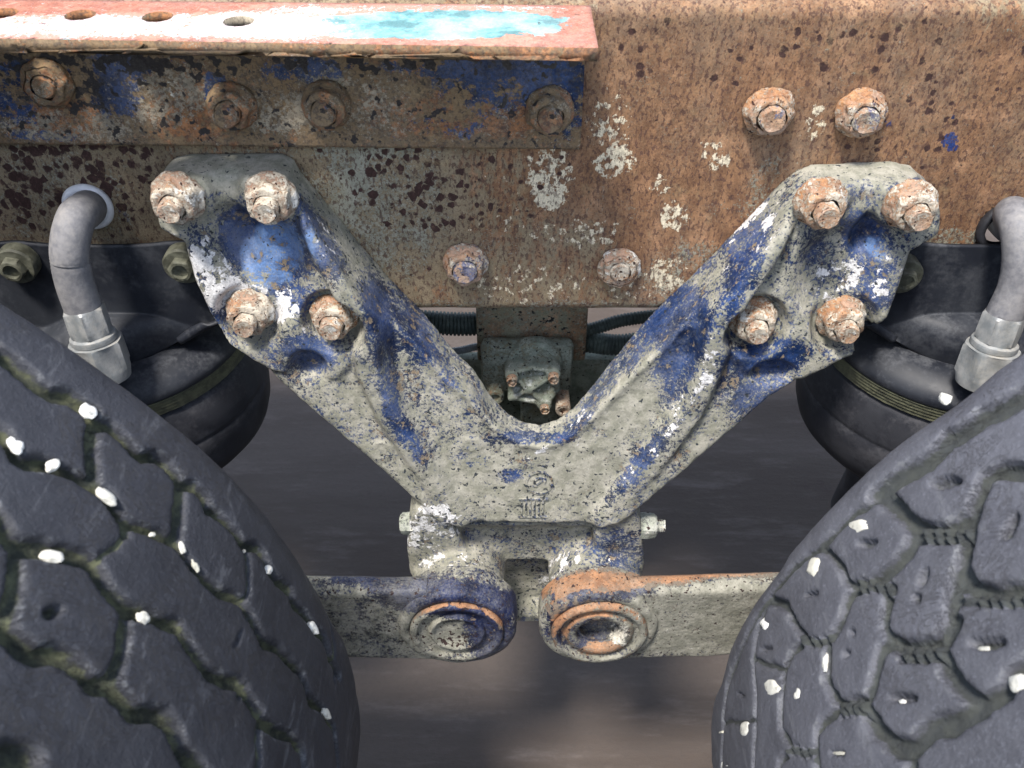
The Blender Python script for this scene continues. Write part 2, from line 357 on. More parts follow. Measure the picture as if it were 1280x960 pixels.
def ground_mat():
    t = NT('dark_dusty_yard_ground'); n = t.noise(2.2, 6, .6, t.stretch((.4, 2.2, 1))); m = t.noise(16, 6, .75, t.stretch((.35, 1.6, 1))); f = t.noise(160, 5, .7)
    col = t.mix(t.ss(n, .35, .65), (.062, .047, .038), (.092, .074, .063))
    col = t.mix(t.math('MULTIPLY', t.ss(m, .5, .72), .5), col, (.15, .125, .112))
    col = t.mix(t.math('MULTIPLY', t.ss(f, .45, .7), .3), col, (.06, .05, .046))
    o = t.ss(t.noise(5, 5, .7), .60, .68); col = t.mix(t.math('MULTIPLY', o, .5), col, (.05, .035, .03))
    return t.done(col, .85, t.bump(m, .3, .01, t.bump(f, .4, .003)), 0, .3)
M['ground'] = ground_mat()

# ------------------------------------------------------------------ ground
g = mesh_obj('ground', [(-60, -60, -.659), (60, -60, -.659), (60, 60, -.659), (-60, 60, -.659)], [(0, 1, 2, 3)], M['ground'], None, False)
g['kind'] = 'structure'

# ------------------------------------------------------------------ chassis rail
ZB = onY(640, 391, 0)[2]; ZT = onY(640, 2, 0)[2]
rail = thing('chassis_rail', 'long rust brown truck frame rail with pitted flaking paint behind the V bracket', 'frame rail', (0, 0, ZB))
HOLES = [(onY(1256, 283, 0), .024), (onY(112, 256, 0), .019)]
def grid_sheet(xs, prof):                          # prof: (y, z) list
    V = np.array([(x, p[0], p[1]) for p in prof for x in xs]); n = len(xs); i, j = np.meshgrid(np.arange(len(prof)-1), np.arange(n-1), indexing='ij')
    return V, np.stack([i*n+j, i*n+j+1, (i+1)*n+j+1, (i+1)*n+j], -1).reshape(-1, 4)
xs = np.concatenate([np.linspace(-1.7, -.56, 20), np.arange(-.55, .56, .003), np.linspace(.57, 1.7, 20)])
r = .012
prof = [(.085, ZB), (r, ZB)]+[(r-r*math.sin(a), ZB+r-r*math.cos(a)) for a in np.linspace(.2, 1.57, 6)]
prof += [(0, z) for z in np.arange(ZB+r+.003, ZT-r, .003)]
prof += [(r-r*math.cos(a), ZT-r+r*math.sin(a)) for a in np.linspace(0, 1.57, 7)]+[(.03, ZT), (.085, ZT)]
V, Fc = grid_sheet(xs, prof)
gone = np.zeros(len(V), bool)
for c, hr in HOLES:
    d = np.hypot(V[:, 0]-c[0], V[:, 2]-c[2]); near = (d < hr+.0035) & (V[:, 1] < .03)
    ins = near & (d < hr-.002); gone |= ins
    sn = near & ~ins; k = hr/np.maximum(d[sn], 1e-6)
    V[sn, 0] = c[0]+(V[sn, 0]-c[0])*k; V[sn, 2] = c[2]+(V[sn, 2]-c[2])*k
V[:, 1] -= .0006*vnoise(V, 60)*(V[:, 1] < .02)
Fc = Fc[~gone[Fc].any(1)]
o = mesh_obj('rail_web', V, Fc, M['web']); keep(o, rail)
sol = o.modifiers.new('thick', 'SOLIDIFY'); sol.thickness = .008; sol.offset = -1
paint(o,
  rust=(.40, [(960, 130, 330, 170, 0, .75), (900, 300, 130, 120, 0, .5), (1180, 200, 180, 180, 0, .5), (700, 270, 110, 90, 0, .12), (450, 270, 110, 110, 0, -.35), (100, 240, 160, 80, 0, -.25)]),
  blue=(-.6, [(1188, 178, 17, 17, -40, 1.25), (1195, 148, 8, 8, 0, 1.1), (1112, 152, 10, 10, 0, 1.2), (866, 318, 18, 14, 0, 1.0), (160, 265, 26, 20, 0, .85), (60, 285, 40, 16, 0, .7), (5, 5, 4, 2, 0, .0)]),
  mud=(.0, [(470, 270, 90, 110, 30, .48), (420, 230, 60, 60, 0, .25), (600, 330, 60, 50, 0, .2), (40, 250, 160, 80, 0, .3), (860, 350, 60, 60, -50, .42), (1180, 300, 60, 18, 0, .5), (660, 383, 220, 10, 0, .3), (960, 230, 60, 30, -40, .3), (400, 190, 200, 8, 0, .3)]),
  pale=(-.22, [(765, 150, 35, 60, 0, .42), (770, 205, 36, 20, -20, .46), (760, 150, 30, 30, 0, .2), (688, 220, 34, 46, 0, .5), (688, 250, 20, 20, 0, .3), (610, 290, 60, 30, 0, .22), (720, 240, 120, 80, 0, .20), (700, 340, 150, 50, 0, .12), (900, 230, 60, 60, 0, .1), (950, 90, 50, 20, 0, .12), (800, 300, 90, 40, 0, .2), (450, 380, 80, 12, 0, .3), (200, 200, 200, 20, 0, .12), (895, 195, 26, 20, 30, .62), (845, 270, 22, 22, -45, .6), (1020, 155, 20, 24, 0, .62), (825, 235, 18, 18, 0, .5), (720, 290, 60, 20, 0, .28), (660, 355, 90, 30, 0, .42), (800, 360, 60, 26, 0, .42), (1035, 130, 30, 12, 0, .4), (840, 340, 30, 26, 0, .4), (620, 240, 60, 60, 0, .16), (1240, 150, 20, 16, 0, .3)]),
  dark=(-.08, [(90, 230, 130, 70, 0, .36), (500, 225, 70, 60, 0, .30), (560, 260, 60, 50, 0, .2), (640, 220, 80, 60, 0, .14), (900, 60, 260, 50, 0, .14), (1150, 120, 140, 100, 0, .12), (340, 190, 200, 14, 0, .1)]))

# unseen slab hidden behind the near rail, added to shade the ground
o = bm_obj('shade_slab', box_bm(-.62, .70, .088, .40, ZT-.07, ZT-.02, .004), M['back'], rail)
keep(o, rail); paint(o, rust=(.4, []), mud=(.4, []), blue=(-1, []), pale=(-1, []), dark=(0, []))

# unseen plate above and behind the rail, added to keep sun off the ground
dk = thing('ground_shade', 'unseen flat plate over the rails, added to shade the ground below', 'shade plate', (0, .3, ZT+.002))
o = bm_obj('shade_plate', box_bm(-1.7, 1.7, .03, .46, ZT+.0025, ZT+.008, .001), M['back']); keep(o, dk); paint(o, rust=(.4, []), mud=(.4, []), blue=(-1, []), pale=(-1, []), dark=(0, []))

# ------------------------------------------------------------------ bolts
def bolt_proto(seed, nut_r=.0175, washer=.0215, nh=.0195, sr=.0096, sh=.030, flange=True, caked=.0012):
    """returns washer/nut and stud meshes about the origin, pointing to -y"""
    p = []
    if flange: p += [(washer*.98, 0), (washer, .0015), (washer*.99, .0045), (nut_r*1.10, .0070, .5), (nut_r*1.06, .009, .8)]
    else: p += [(nut_r*1.02, 0, .9), (nut_r*1.03, .003, 1)]
    p += [(nut_r*1.05, nh*.55, .85), (nut_r*1.03, nh*.8, .8), (nut_r*.96, nh*.94, .5), (nut_r*.84, nh, .1), (sr*1.1, nh*1.01)]
    pp = []
    for a, b in zip(p[:-1], p[1:]):
        a3 = a+(0,)*(3-len(a)); b3 = b+(0,)*(3-len(b))
        for t in (0, .5): pp.append(tuple(a3[i]*(1-t)+b3[i]*t for i in range(3)))
    pp.append(p[-1])
    A = lathe(pp, (0, 0, 0), n=60, noise=caked, ns=190, seed=seed)
    q = []; z = nh-.004
    while z < sh-.002: q += [(sr, z), (sr*.90, z+.0009)]; z += .0018
    q += [(sr*.97, sh-.0018), (sr*.86, sh), (sr*.45, sh-.0006), (.00001, sh-.001)]
    B = lathe(q, (0, 0, 0), n=36, noise=caked*.6, ns=230, seed=seed+7)
    return A, B
PROTO = {}
def put_bolt(px, py, Y, parent, kind='head', rust=.5, mud=.5, blue=-.4, pale=-.1, dark=0., tilt=0., sc=1.0, label=None, mat='nut'):
    par = dict(head=dict(), rail=dict(nut_r=.0165, washer=.0205, nh=.015, sr=.0105, sh=.0205), low=dict(nut_r=.0160, washer=.0195, nh=.0095, sr=.009, sh=.012),
               angle=dict(nut_r=.0165, washer=.0195, nh=.017, sr=.0095, sh=.025), tiny=dict(nut_r=.0052, washer=.0058, nh=.006, sr=.0028, sh=.008, caked=.0004))[kind]
    seed = int(px*7+py) % 997
    A, B = bolt_proto(seed, **par)
    c = onY(px, py, Y)
    e = bpy.data.objects.new('bolt', None); e.empty_display_size = .02; COL.objects.link(e); e.location = c
    keep(e, parent); e.rotation_euler = (0, 0, 0)
    R = np.array(Matrix.Rotation(tilt, 3, 'Z')) * 1.0
    bpy.context.view_layer.update()
    for nm, (Vv, Fv) in (('nut', A), ('stud', B)):
        Vv = (Vv*sc)@R.T
        o = mesh_obj(nm, Vv, Fv, M[mat], None, True, 50)
        o.parent = e
        n = len(Vv)
        k = vnoise(Vv, 110, seed)
        lay = dict(rust=rust+.5*k, mud=mud+.25*vnoise(Vv, 90, seed+5), blue=np.full(n, blue+(.25 if nm == 'stud' else 0)), pale=pale+.4*vnoise(Vv, 80, seed+9), dark=np.full(n, dark))
        for kk, a in lay.items(): o.data.attributes.new(kk, 'FLOAT', 'POINT').data.foreach_set('value', np.asarray(a, np.float32))
    if label: e['label'] = label
    return e

put_bolt(582, 328, -.001, rail, 'rail', rust=.35, mud=.35, blue=.35)
put_bolt(774, 333, -.001, rail, 'low', rust=.5, mud=.5, blue=.0, pale=.25)
put_bolt(960, 138, -.001, rail, 'rail', rust=.75, mud=.35, blue=.1)
put_bolt(1075, 140, -.001, rail, 'rail', rust=.75, mud=.35, blue=.25)

# ------------------------------------------------------------------ steel angle on the rail, top left
ang = thing('angle_iron', 'blue and rust steel angle along the upper left rail with a sunlit white flange', 'angle iron', (-.3, -.01, .3))
YA = -.010
zt = onY(738, 8, YA)[2]
def zfix(x): return (x-onY(738, 8, YA)[0])*-.010
xr = onY(738, 8, YA)[0]; zb = onY(700, 187, YA)[2]
n1 = onZ(748, 60, zt+.0); n0 = onZ(0, 46, zt+.005)
pr = -(n1[1])+YA; plft = -(n0[1])+YA
def fly(x): t = (x-n0[0])/(n1[0]-n0[0]); return n0[1]+(n1[1]-n0[1])*t     # near edge of the flange
# flange top with four bolt holes (constrained triangulation of a fine grid round the holes)
from mathutils.geometry import delaunay_2d_cdt
hp = [onZ(100, 18, zt+.004), onZ(197, 21, zt+.003), onZ(298, 25.5, zt+.003), onZ(2, 15, zt+.005)]
def flange_mesh():
    pts = []; edges = []
    for h in hp:
        k0 = len(pts)
        for a in range(28): pts.append(Vector((h[0]+.0108*math.cos(a*2*math.pi/28), h[1]+.0108*math.sin(a*2*math.pi/28))))
        edges += [(k0+i, k0+(i+1) % 28) for i in range(28)]
    for x in np.concatenate([np.linspace(-1.2, -.5, 12), np.arange(-.495, xr-.002, .004), [xr]]):
        for t in np.linspace(0, 1, 16):
            y = YA+(fly(x)-YA)*t+.002*(1-t)
            if all((x-h[0])**2+(y-h[1])**2 > .0125**2 for h in hp): pts.append(Vector((x, y)))
    vs, es, fs, *_ = delaunay_2d_cdt(pts, edges, [], 0, 1e-6)
    Fk = []
    for f in fs:
        c = sum((vs[i] for i in f), Vector((0, 0)))/len(f)
        if all((c.x-h[0])**2+(c.y-h[1])**2 > .0106**2 for h in hp): Fk.append(tuple(f))
    return [(v.x, v.y, zt+zfix(v.x)) for v in vs], Fk
V, Fk = flange_mesh()
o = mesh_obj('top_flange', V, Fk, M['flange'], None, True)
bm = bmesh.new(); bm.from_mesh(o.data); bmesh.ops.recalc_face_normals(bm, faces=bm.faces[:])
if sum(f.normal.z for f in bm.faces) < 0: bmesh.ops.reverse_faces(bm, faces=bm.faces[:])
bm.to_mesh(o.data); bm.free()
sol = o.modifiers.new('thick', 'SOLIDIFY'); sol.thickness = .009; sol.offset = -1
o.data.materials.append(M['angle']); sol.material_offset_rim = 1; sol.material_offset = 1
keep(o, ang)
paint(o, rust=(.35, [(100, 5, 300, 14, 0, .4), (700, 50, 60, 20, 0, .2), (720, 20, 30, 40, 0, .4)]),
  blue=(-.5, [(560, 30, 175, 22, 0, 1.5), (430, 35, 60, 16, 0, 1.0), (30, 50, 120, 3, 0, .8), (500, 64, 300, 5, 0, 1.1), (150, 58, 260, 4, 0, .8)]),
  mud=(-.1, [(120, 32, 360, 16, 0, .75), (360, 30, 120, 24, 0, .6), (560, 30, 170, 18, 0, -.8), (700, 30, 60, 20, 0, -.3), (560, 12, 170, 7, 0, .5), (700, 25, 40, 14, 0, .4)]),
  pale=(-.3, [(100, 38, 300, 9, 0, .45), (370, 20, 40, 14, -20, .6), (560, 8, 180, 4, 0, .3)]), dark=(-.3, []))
# vertical leaf of the angle
xs = np.concatenate([np.linspace(-1.2, -.5, 12), np.arange(-.497, xr-.003, .003), [xr-.002]])
zz = np.linspace(zb, zt-.009, 44)
V = [(x, YA, z+(zfix(x)*(1.0))) for z in zz for x in xs]; n = len(xs)
V = np.array(V); V[:, 1] -= .0005*vnoise(V, 50, 3)
i, j = np.meshgrid(np.arange(len(zz)-1), np.arange(n-1), indexing='ij')
o = mesh_obj('vertical_leaf', V, np.stack([i*n+j, i*n+j+1, (i+1)*n+j+1, (i+1)*n+j], -1).reshape(-1, 4), M['angle'])
sol = o.modifiers.new('thick', 'SOLIDIFY'); sol.thickness = .0085; sol.offset = -1
keep(o, ang)
paint(o, rust=(.30, [(560, 140, 120, 30, 0, .2), (640, 150, 30, 22, 0, .5), (70, 150, 60, 30, 0, .35), (240, 140, 60, 40, 0, .3)]),
  blue=(.05, [(640, 100, 110, 40, 0, .55), (700, 130, 40, 60, 0, .35), (560, 150, 60, 26, 0, .28), (150, 110, 40, 45, 30, .6), (20, 120, 40, 50, 0, .45), (120, 80, 120, 14, 0, .35), (380, 90, 60, 26, 0, .45), (270, 110, 20, 26, 0, .55), (60, 170, 60, 9, 0, .4), (560, 85, 200, 12, 0, .3), (440, 140, 60, 30, 0, -.4), (220, 115, 40, 20, 0, -.25)]),
  mud=(.10, [(440, 130, 90, 50, 0, .32), (340, 140, 60, 30, 0, .45), (210, 120, 50, 40, 0, .45), (90, 160, 100, 22, 0, .35), (640, 90, 100, 30, 0, -.25), (700, 170, 60, 16, 0, .12)]),
  pale=(-.35, [(70, 160, 40, 20, 0, .42), (210, 115, 40, 26, 0, .42), (695, 95, 16, 26, 0, .3), (450, 160, 60, 16, 0, .25)]),
  dark=(.05, [(300, 76, 500, 14, 0, .36), (100, 90, 140, 22, 0, .22), (60, 120, 60, 40, 0, .2)]))  # dark band along the top paints the shade under the flange
for (x, y, k) in ((61, 103, 'low'), (291, 131, 'angle'), (409, 129, 'angle'), (687, 136, 'angle')):
    put_bolt(x, y, YA-.001, ang, k, rust=.45, mud=.30, blue=-.1, pale=-.5, dark=.05, mat='angle')

# ------------------------------------------------------------------ the V bracket
A0, B0 = -.070, .20                                # its face plane y = A0 + B0 z
def pl(pts): return [tuple(onplane(x, y, A0, B0)[[0, 2]]) for x, y in pts]
EL = onY(571, 789, -.155); ER = onY(749, 789, -.155)
s = .0025
gx = np.arange(-.345, .395, s); gy = np.arange(-.135, .012, s); gz = np.arange(-.30, .262, s)
X, Z = np.meshgrid(gx, gz, indexing='ij')
K = .00070
out = pl([(196, 240), (199, 222), (212, 209), (232, 204), (345, 203), (362, 212), (374, 234), (400, 270), (440, 326), (478, 378), (500, 403), (522, 427), (561, 469), (590, 492), (614, 522), (636, 540), (655, 549), (676, 552), (700, 545), (718, 534), (734, 520), (770, 482), (798, 455), (829, 426), (849, 404), (871, 379), (903, 343), (950, 286), (975, 254), (1000, 230), (1020, 219), (1120, 214), (1146, 220), (1164, 236), (1172, 258), (1168, 285), (1135, 305), (1122, 350), (1105, 385), (1078, 410), (1062, 432), (1010, 458), (960, 488), (880, 558), (800, 627), (765, 655), (556, 652), (520, 617), (470, 572), (420, 530), (362, 480), (330, 452), (290, 420), (262, 382), (246, 340), (234, 295), (205, 280)])
d_out = np.minimum(poly_sdf(out, X, Z), poly_sdf([tuple(onY(x, y, -.066)[[0, 2]]) for x, y in ((560, 640), (762, 640), (752, 690), (735, 730), (708, 775), (700, 779), (640, 779), (632, 775), (600, 730), (570, 690))], X, Z))
hL = poly_sdf(pl([(200, 225), (225, 206), (350, 206), (380, 240), (420, 310), (455, 370), (462, 420), (425, 462), (345, 452), (290, 420), (250, 340), (236, 290), (203, 275)]), X, Z)
hR = poly_sdf(pl([(985, 225), (1010, 216), (1130, 216), (1165, 235), (1170, 280), (1130, 305), (1105, 385), (1060, 435), (1000, 462), (930, 455), (897, 410), (905, 350), (950, 275)]), X, Z)
H = np.zeros_like(X)
H += .016*(1-sstep(-.004, .012, hL))+.016*(1-sstep(-.004, .012, hR))
ribs = [([(383, 232), (416, 300), (446, 352), (460, 398), (466, 450), (490, 510), (530, 575), (575, 645)], [.006, .010, .011, .010, .008, .007, .006, .004], [.030, .032, .034, .032, .026, .021, .016, .010]),
        ([(985, 232), (948, 296), (912, 346), (896, 394), (884, 440), (862, 500), (815, 570), (752, 645)], [.006, .010, .011, .010, .008, .007, .006, .004], [.030, .032, .034, .032, .026, .021, .016, .010])]
for pts, wd, ht in ribs:
    P2 = pl(pts); d = np.full(X.shape, 1e9); hh = np.zeros_like(X)
    for i in range(len(P2)-1):
        a, b = np.array(P2[i]), np.array(P2[i+1]); e = b-a; t = np.clip(((X-a[0])*e[0]+(Z-a[1])*e[1])/(e@e), 0, 1)
        q = np.hypot(X-a[0]-e[0]*t, Z-a[1]-e[1]*t)-(wd[i]+(wd[i+1]-wd[i])*t)*.8; m = q < d
        d = np.where(m, q, d); hh = np.where(m, ht[i]+(ht[i+1]-ht[i])*t, hh)
    H = np.maximum(H, 0); rib = hh*np.exp(-(np.maximum(d, 0)/.0105)**2); H = smax(H, rib, .004)
# the outer flanks of both legs stand higher than the inner web
fl = poly_sdf(pl([(462, 420), (470, 470), (500, 530), (570, 645), (550, 650), (340, 460), (380, 440)]), X, Z)
fr = poly_sdf(pl([(895, 420), (880, 470), (850, 525), (760, 645), (775, 650), (1000, 470), (960, 440)]), X, Z)
H = smax(H, .011*(1-sstep(-.006, .010, fl)), .006); H = smax(H, .011*(1-sstep(-.006, .010, fr)), .006)
# lip round the inside of the V
inner = pl([(440, 326), (478, 378), (500, 403), (522, 427), (561, 469), (590, 492), (614, 522), (636, 540), (655, 549), (676, 552), (700, 545), (718, 534), (734, 520), (770, 482), (798, 455), (829, 426), (849, 404), (871, 379)])
H += .005*np.exp(-(line_d(inner, X, Z)/.006)**2)
# hollows between the bolt bosses and the pockets below them
for (x, y, rx, ry, dg, dp) in ((338, 325, 50, 58, -15, .014), (300, 290, 26, 40, 0, .010), (388, 448, 26, 20, 20, .014), (1040, 335, 52, 56, 15, .014), (1085, 285, 24, 30, 0, .010), (962, 455, 30, 16, -15, .014)):
    c0 = onplane(x, y, A0, B0); dx = (X-c0[0])/(rx*K); dz = (Z-c0[2])/(ry*K*1.25); a = math.radians(dg)
    q = np.hypot(dx*math.cos(a)+dz*math.sin(a), -dx*math.sin(a)+dz*math.cos(a)); H -= dp*(1-sstep(.55, 1.15, q))
BOLTS = [(224, 244), (340, 244), (314, 386), (419, 390), (1024, 250), (1136, 253), (940, 395), (1050, 394)]
BY = -.046
for bx, by in BOLTS:                               # flat bosses under the nuts
    c0 = onY(bx, by, BY); q = np.hypot(X-c0[0], Z-c0[2]); w = 1-sstep(.023, .031, q)
    tgt = -(BY)+(A0+B0*Z); H = H*(1-w)+(-BY+.0+(A0+B0*Z))*w
# round casting marks and the stamped circle on the web
for (x, y, rr, dp) in ((590, 552, 9, .0012), (728, 552, 9, .0012), (852, 412, 14, .0016), (478, 553, 13, .0015)):
    c0 = onplane(x, y, A0, B0); q = np.hypot(X-c0[0], Z-c0[2])/K; H += dp*np.exp(-((q-rr)/2.4)**2)
zlip = onplane(660, 651, A0, B0)[2]
slope_ = sstep(0, 1, (zlip-Z+.003)/.040)
pk = poly_sdf([tuple(onY(x, y, -.062)[[0, 2]]) for x, y in ((628, 694), (692, 694), (700, 730), (690, 760), (640, 760), (622, 730))], X, Z)
H = H*(1-slope_)-.020*slope_-.020*(1-sstep(-.006, .004, pk))
yf = np.maximum(A0+B0*Z, A0+B0*zlip)-H                # front face
rear = np.where(Z > ZB-.004, -.0005, np.minimum(A0+B0*Z+.022, -.012))
ramp = sstep(ZB-.022, ZB-.003, Z); rear = np.minimum(A0+B0*Z+.020+.034*sstep(-.06, .13, Z), -.0005); rear = rear*(1-sstep(0, .4, slope_))-.004*sstep(0, .4, slope_)
Y3 = gy[None, :, None]
def b3(a): return a[:, None, :]
N1 = (vnoise(np.stack([X, X*0, Z], -1), 55, 2)*.0005+vnoise(np.stack([X, X*0, Z], -1), 140, 5)*.0005)
D = smax(smax(b3(d_out+N1*.8), b3(yf+N1)-Y3, .0065), Y3-b3(rear), .003)
for c0, sg in ((EL, -1), (ER, 1)):
    q = np.hypot(X-c0[0], Z-c0[2]); col = smax(b3(q-.049+N1), np.abs(Y3+.074)-.044, .006)
    D = smin(D, col, .006)
# pinch lugs reaching up and outwards from the collars
lugs = [[(512, 720), (508, 690), (511, 652), (519, 638), (545, 633), (560, 650), (590, 700), (580, 730)],
        [(744, 715), (742, 668), (752, 650), (775, 636), (796, 640), (803, 660), (806, 715)]]
for P2 in lugs:
    ld = poly_sdf([tuple(onY(x, y, -.092)[[0, 2]]) for x, y in P2], X, Z)
    D = smin(D, smax(b3(ld+N1), np.abs(Y3+.069)-.024, .007), .005)
V, Fc = surface_nets(D, np.array([gx[0], gy[0], gz[0]]), s)
vb = thing('suspension_bracket', 'large blue V shaped cast suspension bracket caked in grey mud, bolted to the rail', 'bracket', (.02, -.06, .0))
o = mesh_obj('casting', V, Fc, M['cast'], None, True); keep(o, vb)
paint(o,
  rust=(.1, [(700, 545, 14, 6, 0, .5), (640, 642, 50, 6, 0, .35)]),
  blue=(.75, []), chalk=(-.6, [(340, 320, 46, 60, 20, 1.3), (400, 310, 16, 40, -20, .9), (1065, 340, 50, 50, 0, .7), (1100, 300, 20, 30, 0, .8), (850, 540, 20, 60, 40, .5)]),  # chalky blue, with the sun on the heads painted in
  mud=(.66, [(335, 310, 60, 50, 30, -0.50), (300, 285, 26, 36, 0, -0.36), (400, 300, 20, 60, -25, -0.40), (375, 375, 30, 20, 0, -0.24), (250, 320, 16, 40, -15, -0.20), (270, 380, 14, 26, -20, -0.40),
      (500, 400, 60, 34, 50, -0.34), (475, 420, 18, 110, -10, -0.34), (505, 540, 12, 60, -30, -0.36), (540, 450, 46, 22, 50, -0.16), (388, 440, 36, 22, 20, -0.56), (360, 450, 30, 20, 30, -0.20),
      (440, 500, 40, 30, 40, .12), (660, 600, 120, 50, 0, .22), (500, 600, 60, 40, 40, .15), (640, 594, 18, 10, 0, -0.56), (668, 578, 26, 10, 0, -0.30), (665, 548, 60, 9, 0, -0.44), (588, 575, 30, 10, 0, -0.20),
      (780, 450, 70, 18, -48, -0.32), (850, 400, 46, 50, -30, -0.50), (845, 460, 60, 26, -60, -0.46), (800, 580, 70, 12, -48, -0.40), (730, 520, 60, 10, -48, -0.34), (900, 300, 60, 18, -50, -0.29), (920, 250, 30, 12, -45, -0.08), (930, 330, 22, 80, 20, -0.40),
      (1075, 290, 24, 30, 0, -0.56), (1100, 330, 24, 60, 0, -0.28), (1040, 330, 40, 46, 0, -0.13), (1090, 370, 26, 24, 0, -0.28), (960, 445, 50, 22, -10, -0.53), (960, 480, 60, 20, -38, -0.34), (915, 470, 24, 50, 0, -0.20), (1010, 300, 20, 30, 0, -0.20),
      (785, 500, 46, 34, -30, .32), (790, 520, 60, 30, -30, .15), (720, 580, 70, 40, 0, .25), (880, 560, 40, 16, -48, .2),
      (1080, 205, 110, 16, 0, .5), (280, 210, 110, 26, 0, .5), (420, 270, 22, 100, -35, .18), (770, 690, 36, 30, 0, -0.28), (640, 740, 30, 30, 0, .25), (560, 700, 70, 20, 0, .1)]),
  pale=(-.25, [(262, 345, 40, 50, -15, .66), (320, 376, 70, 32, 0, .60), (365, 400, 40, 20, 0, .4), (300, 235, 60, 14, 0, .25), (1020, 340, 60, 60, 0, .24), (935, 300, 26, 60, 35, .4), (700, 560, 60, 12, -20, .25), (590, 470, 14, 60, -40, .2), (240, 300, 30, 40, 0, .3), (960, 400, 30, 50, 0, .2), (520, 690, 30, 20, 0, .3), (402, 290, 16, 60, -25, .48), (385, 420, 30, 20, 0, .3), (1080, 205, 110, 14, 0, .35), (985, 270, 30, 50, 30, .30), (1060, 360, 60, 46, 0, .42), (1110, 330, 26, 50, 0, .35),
      (890, 440, 12, 60, 12, .62), (850, 515, 14, 50, 35, .62), (800, 585, 12, 50, 42, .5), (700, 545, 70, 5, -35, .4), (760, 480, 90, 5, -48, .5), (930, 260, 50, 20, -45, .45), (540, 655, 46, 34, 0, .62), (560, 705, 50, 14, 0, .25), (700, 715, 26, 40, 30, .55), (570, 700, 60, 12, 0, .35), (740, 700, 50, 8, 0, .3), (560, 640, 30, 10, 0, .2), (370, 460, 30, 20, 0, .25)]),  # pale also paints the sunlight on ridges and head tops
  dark=(-.05, [(665, 620, 110, 70, 0, .10), (500, 620, 60, 60, 0, .1), (450, 300, 60, 90, -40, .12), (665, 735, 30, 40, 0, .2)]))  # dark spots also paint shade on the left chamfer and between the collars
PR = [(.2, .95), (.1, 1.0), (.4, .85), (.6, .8), (.8, .75), (.75, .8), (.8, .8), (.8, .8)]
for (bx, by), (ru, mu) in zip(BOLTS, PR): put_bolt(bx, by, BY+.0005, vb, 'head', rust=ru, mud=mu*.62, pale=.12, blue=-.6)
# raised casting mark: a ring with an arrow and a block of ribs beneath
def mark():
    bm = bmesh.new()
    c0 = onplane(674, 600, A0, B0); a, u, w = frame_axes((0, -1, B0))
    def ringseg(R_, wd, a0, a1, n=26, dx=0, dz=0):
        pr = None
        for i in range(n+1):
            t = a0+(a1-a0)*i/n
            q = []
            for rr in (R_-wd, R_+wd):
                x = c0[0]+dx+rr*math.cos(t); z = c0[2]+dz+rr*math.sin(t)*1.0
                for e in (0, .0016): q.append(bm.verts.new((x, A0+B0*z-e+.0002, z)))
            if pr: [bm.faces.new(f) for f in ((pr[1], pr[3], q[3], q[1]), (pr[0], pr[1], q[1], q[0]), (pr[3], pr[2], q[2], q[3]))]
            pr = q
    ringseg(.0125, .0009, 0, 2*math.pi); ringseg(.0050, .0008, .3, 4.2)
    def bar(x0, z0, x1, z1, wd=.0008):
        d = np.array([x1-x0, z1-z0]); d = d/np.linalg.norm(d); nn = np.array([-d[1], d[0]])*wd
        P2 = [(x0+nn[0], z0+nn[1]), (x1+nn[0], z1+nn[1]), (x1-nn[0], z1-nn[1]), (x0-nn[0], z0-nn[1])]
        lo = [bm.verts.new((c0[0]+x, A0+B0*(c0[2]+z)+.0002, c0[2]+z)) for x, z in P2]; hi = [bm.verts.new((c0[0]+x, A0+B0*(c0[2]+z)-.0016, c0[2]+z)) for x, z in P2]
        bm.faces.new(hi); [bm.faces.new((lo[i], lo[(i+1) % 4], hi[(i+1) % 4], hi[i])) for i in range(4)]
    bar(-.006, -.004, .006, .005); bar(.006, .005, .001, .005); bar(.006, .005, .005, .000)
    for i in range(6): bar(-.017+i*.0042, -.019, -.017+i*.0042, -.038-.002*(i % 2))
    bar(-.020, -.019, .009, -.019); bar(-.020, -.040, .009, -.040)
    return bm
bmk = mark()
for v in bmk.verts: v.co.y -= .0030
o = bm_obj('casting_mark', bmk, M['cast'], None, False); keep(o, vb); paint(o, rust=(0, []), blue=(.7, []), mud=(.60, []), pale=(-.2, []), dark=(.25, []))
# pinch bolts through the lugs
def side_bolt(px, py, Y, sg, parts, parent):
    c0 = onY(px, py, Y); e = bpy.data.objects.new('pinch_bolt', None); COL.objects.link(e); e.location = c0; keep(e, parent); bpy.context.view_layer.update()
    for nm, prof_, se in parts:
        V, Fc = lathe(prof_, c0, (sg, 0, -.04), n=42, noise=.0008, ns=200, seed=se); o = mesh_obj(nm, V-c0, Fc, M['lug'], None, True, 50); o.parent = e
        o2 = o.data; nv = len(V)
        for kk, a in dict(rust=.1, mud=.72, blue=.4, pale=.15, dark=.05).items(): o2.attributes.new(kk, 'FLOAT', 'POINT').data.foreach_set('value', np.full(nv, a, np.float32))
side_bolt(513, 654, -.082, -1, [('head', [(.0118, -.004, .8), (.0120, .003, 1), (.0118, .007, 1), (.0095, .0098, .4), (.0001, .0102)], 3)], vb)
side_bolt(804, 657, -.080, 1, [('nut', [(.0135, -.004, .8), (.0138, .004, 1), (.0132, .011, 1), (.0105, .0135, .4), (.006, .0138)], 5),
    ('stud', [(.0068, .010), (.0068, .014), (.0060, .0148), (.0068, .0156), (.0060, .0166), (.0068, .0176), (.0060, .0186), (.0066, .0196), (.0058, .0206), (.0062, .022), (.0001, .0222)], 6)], vb)

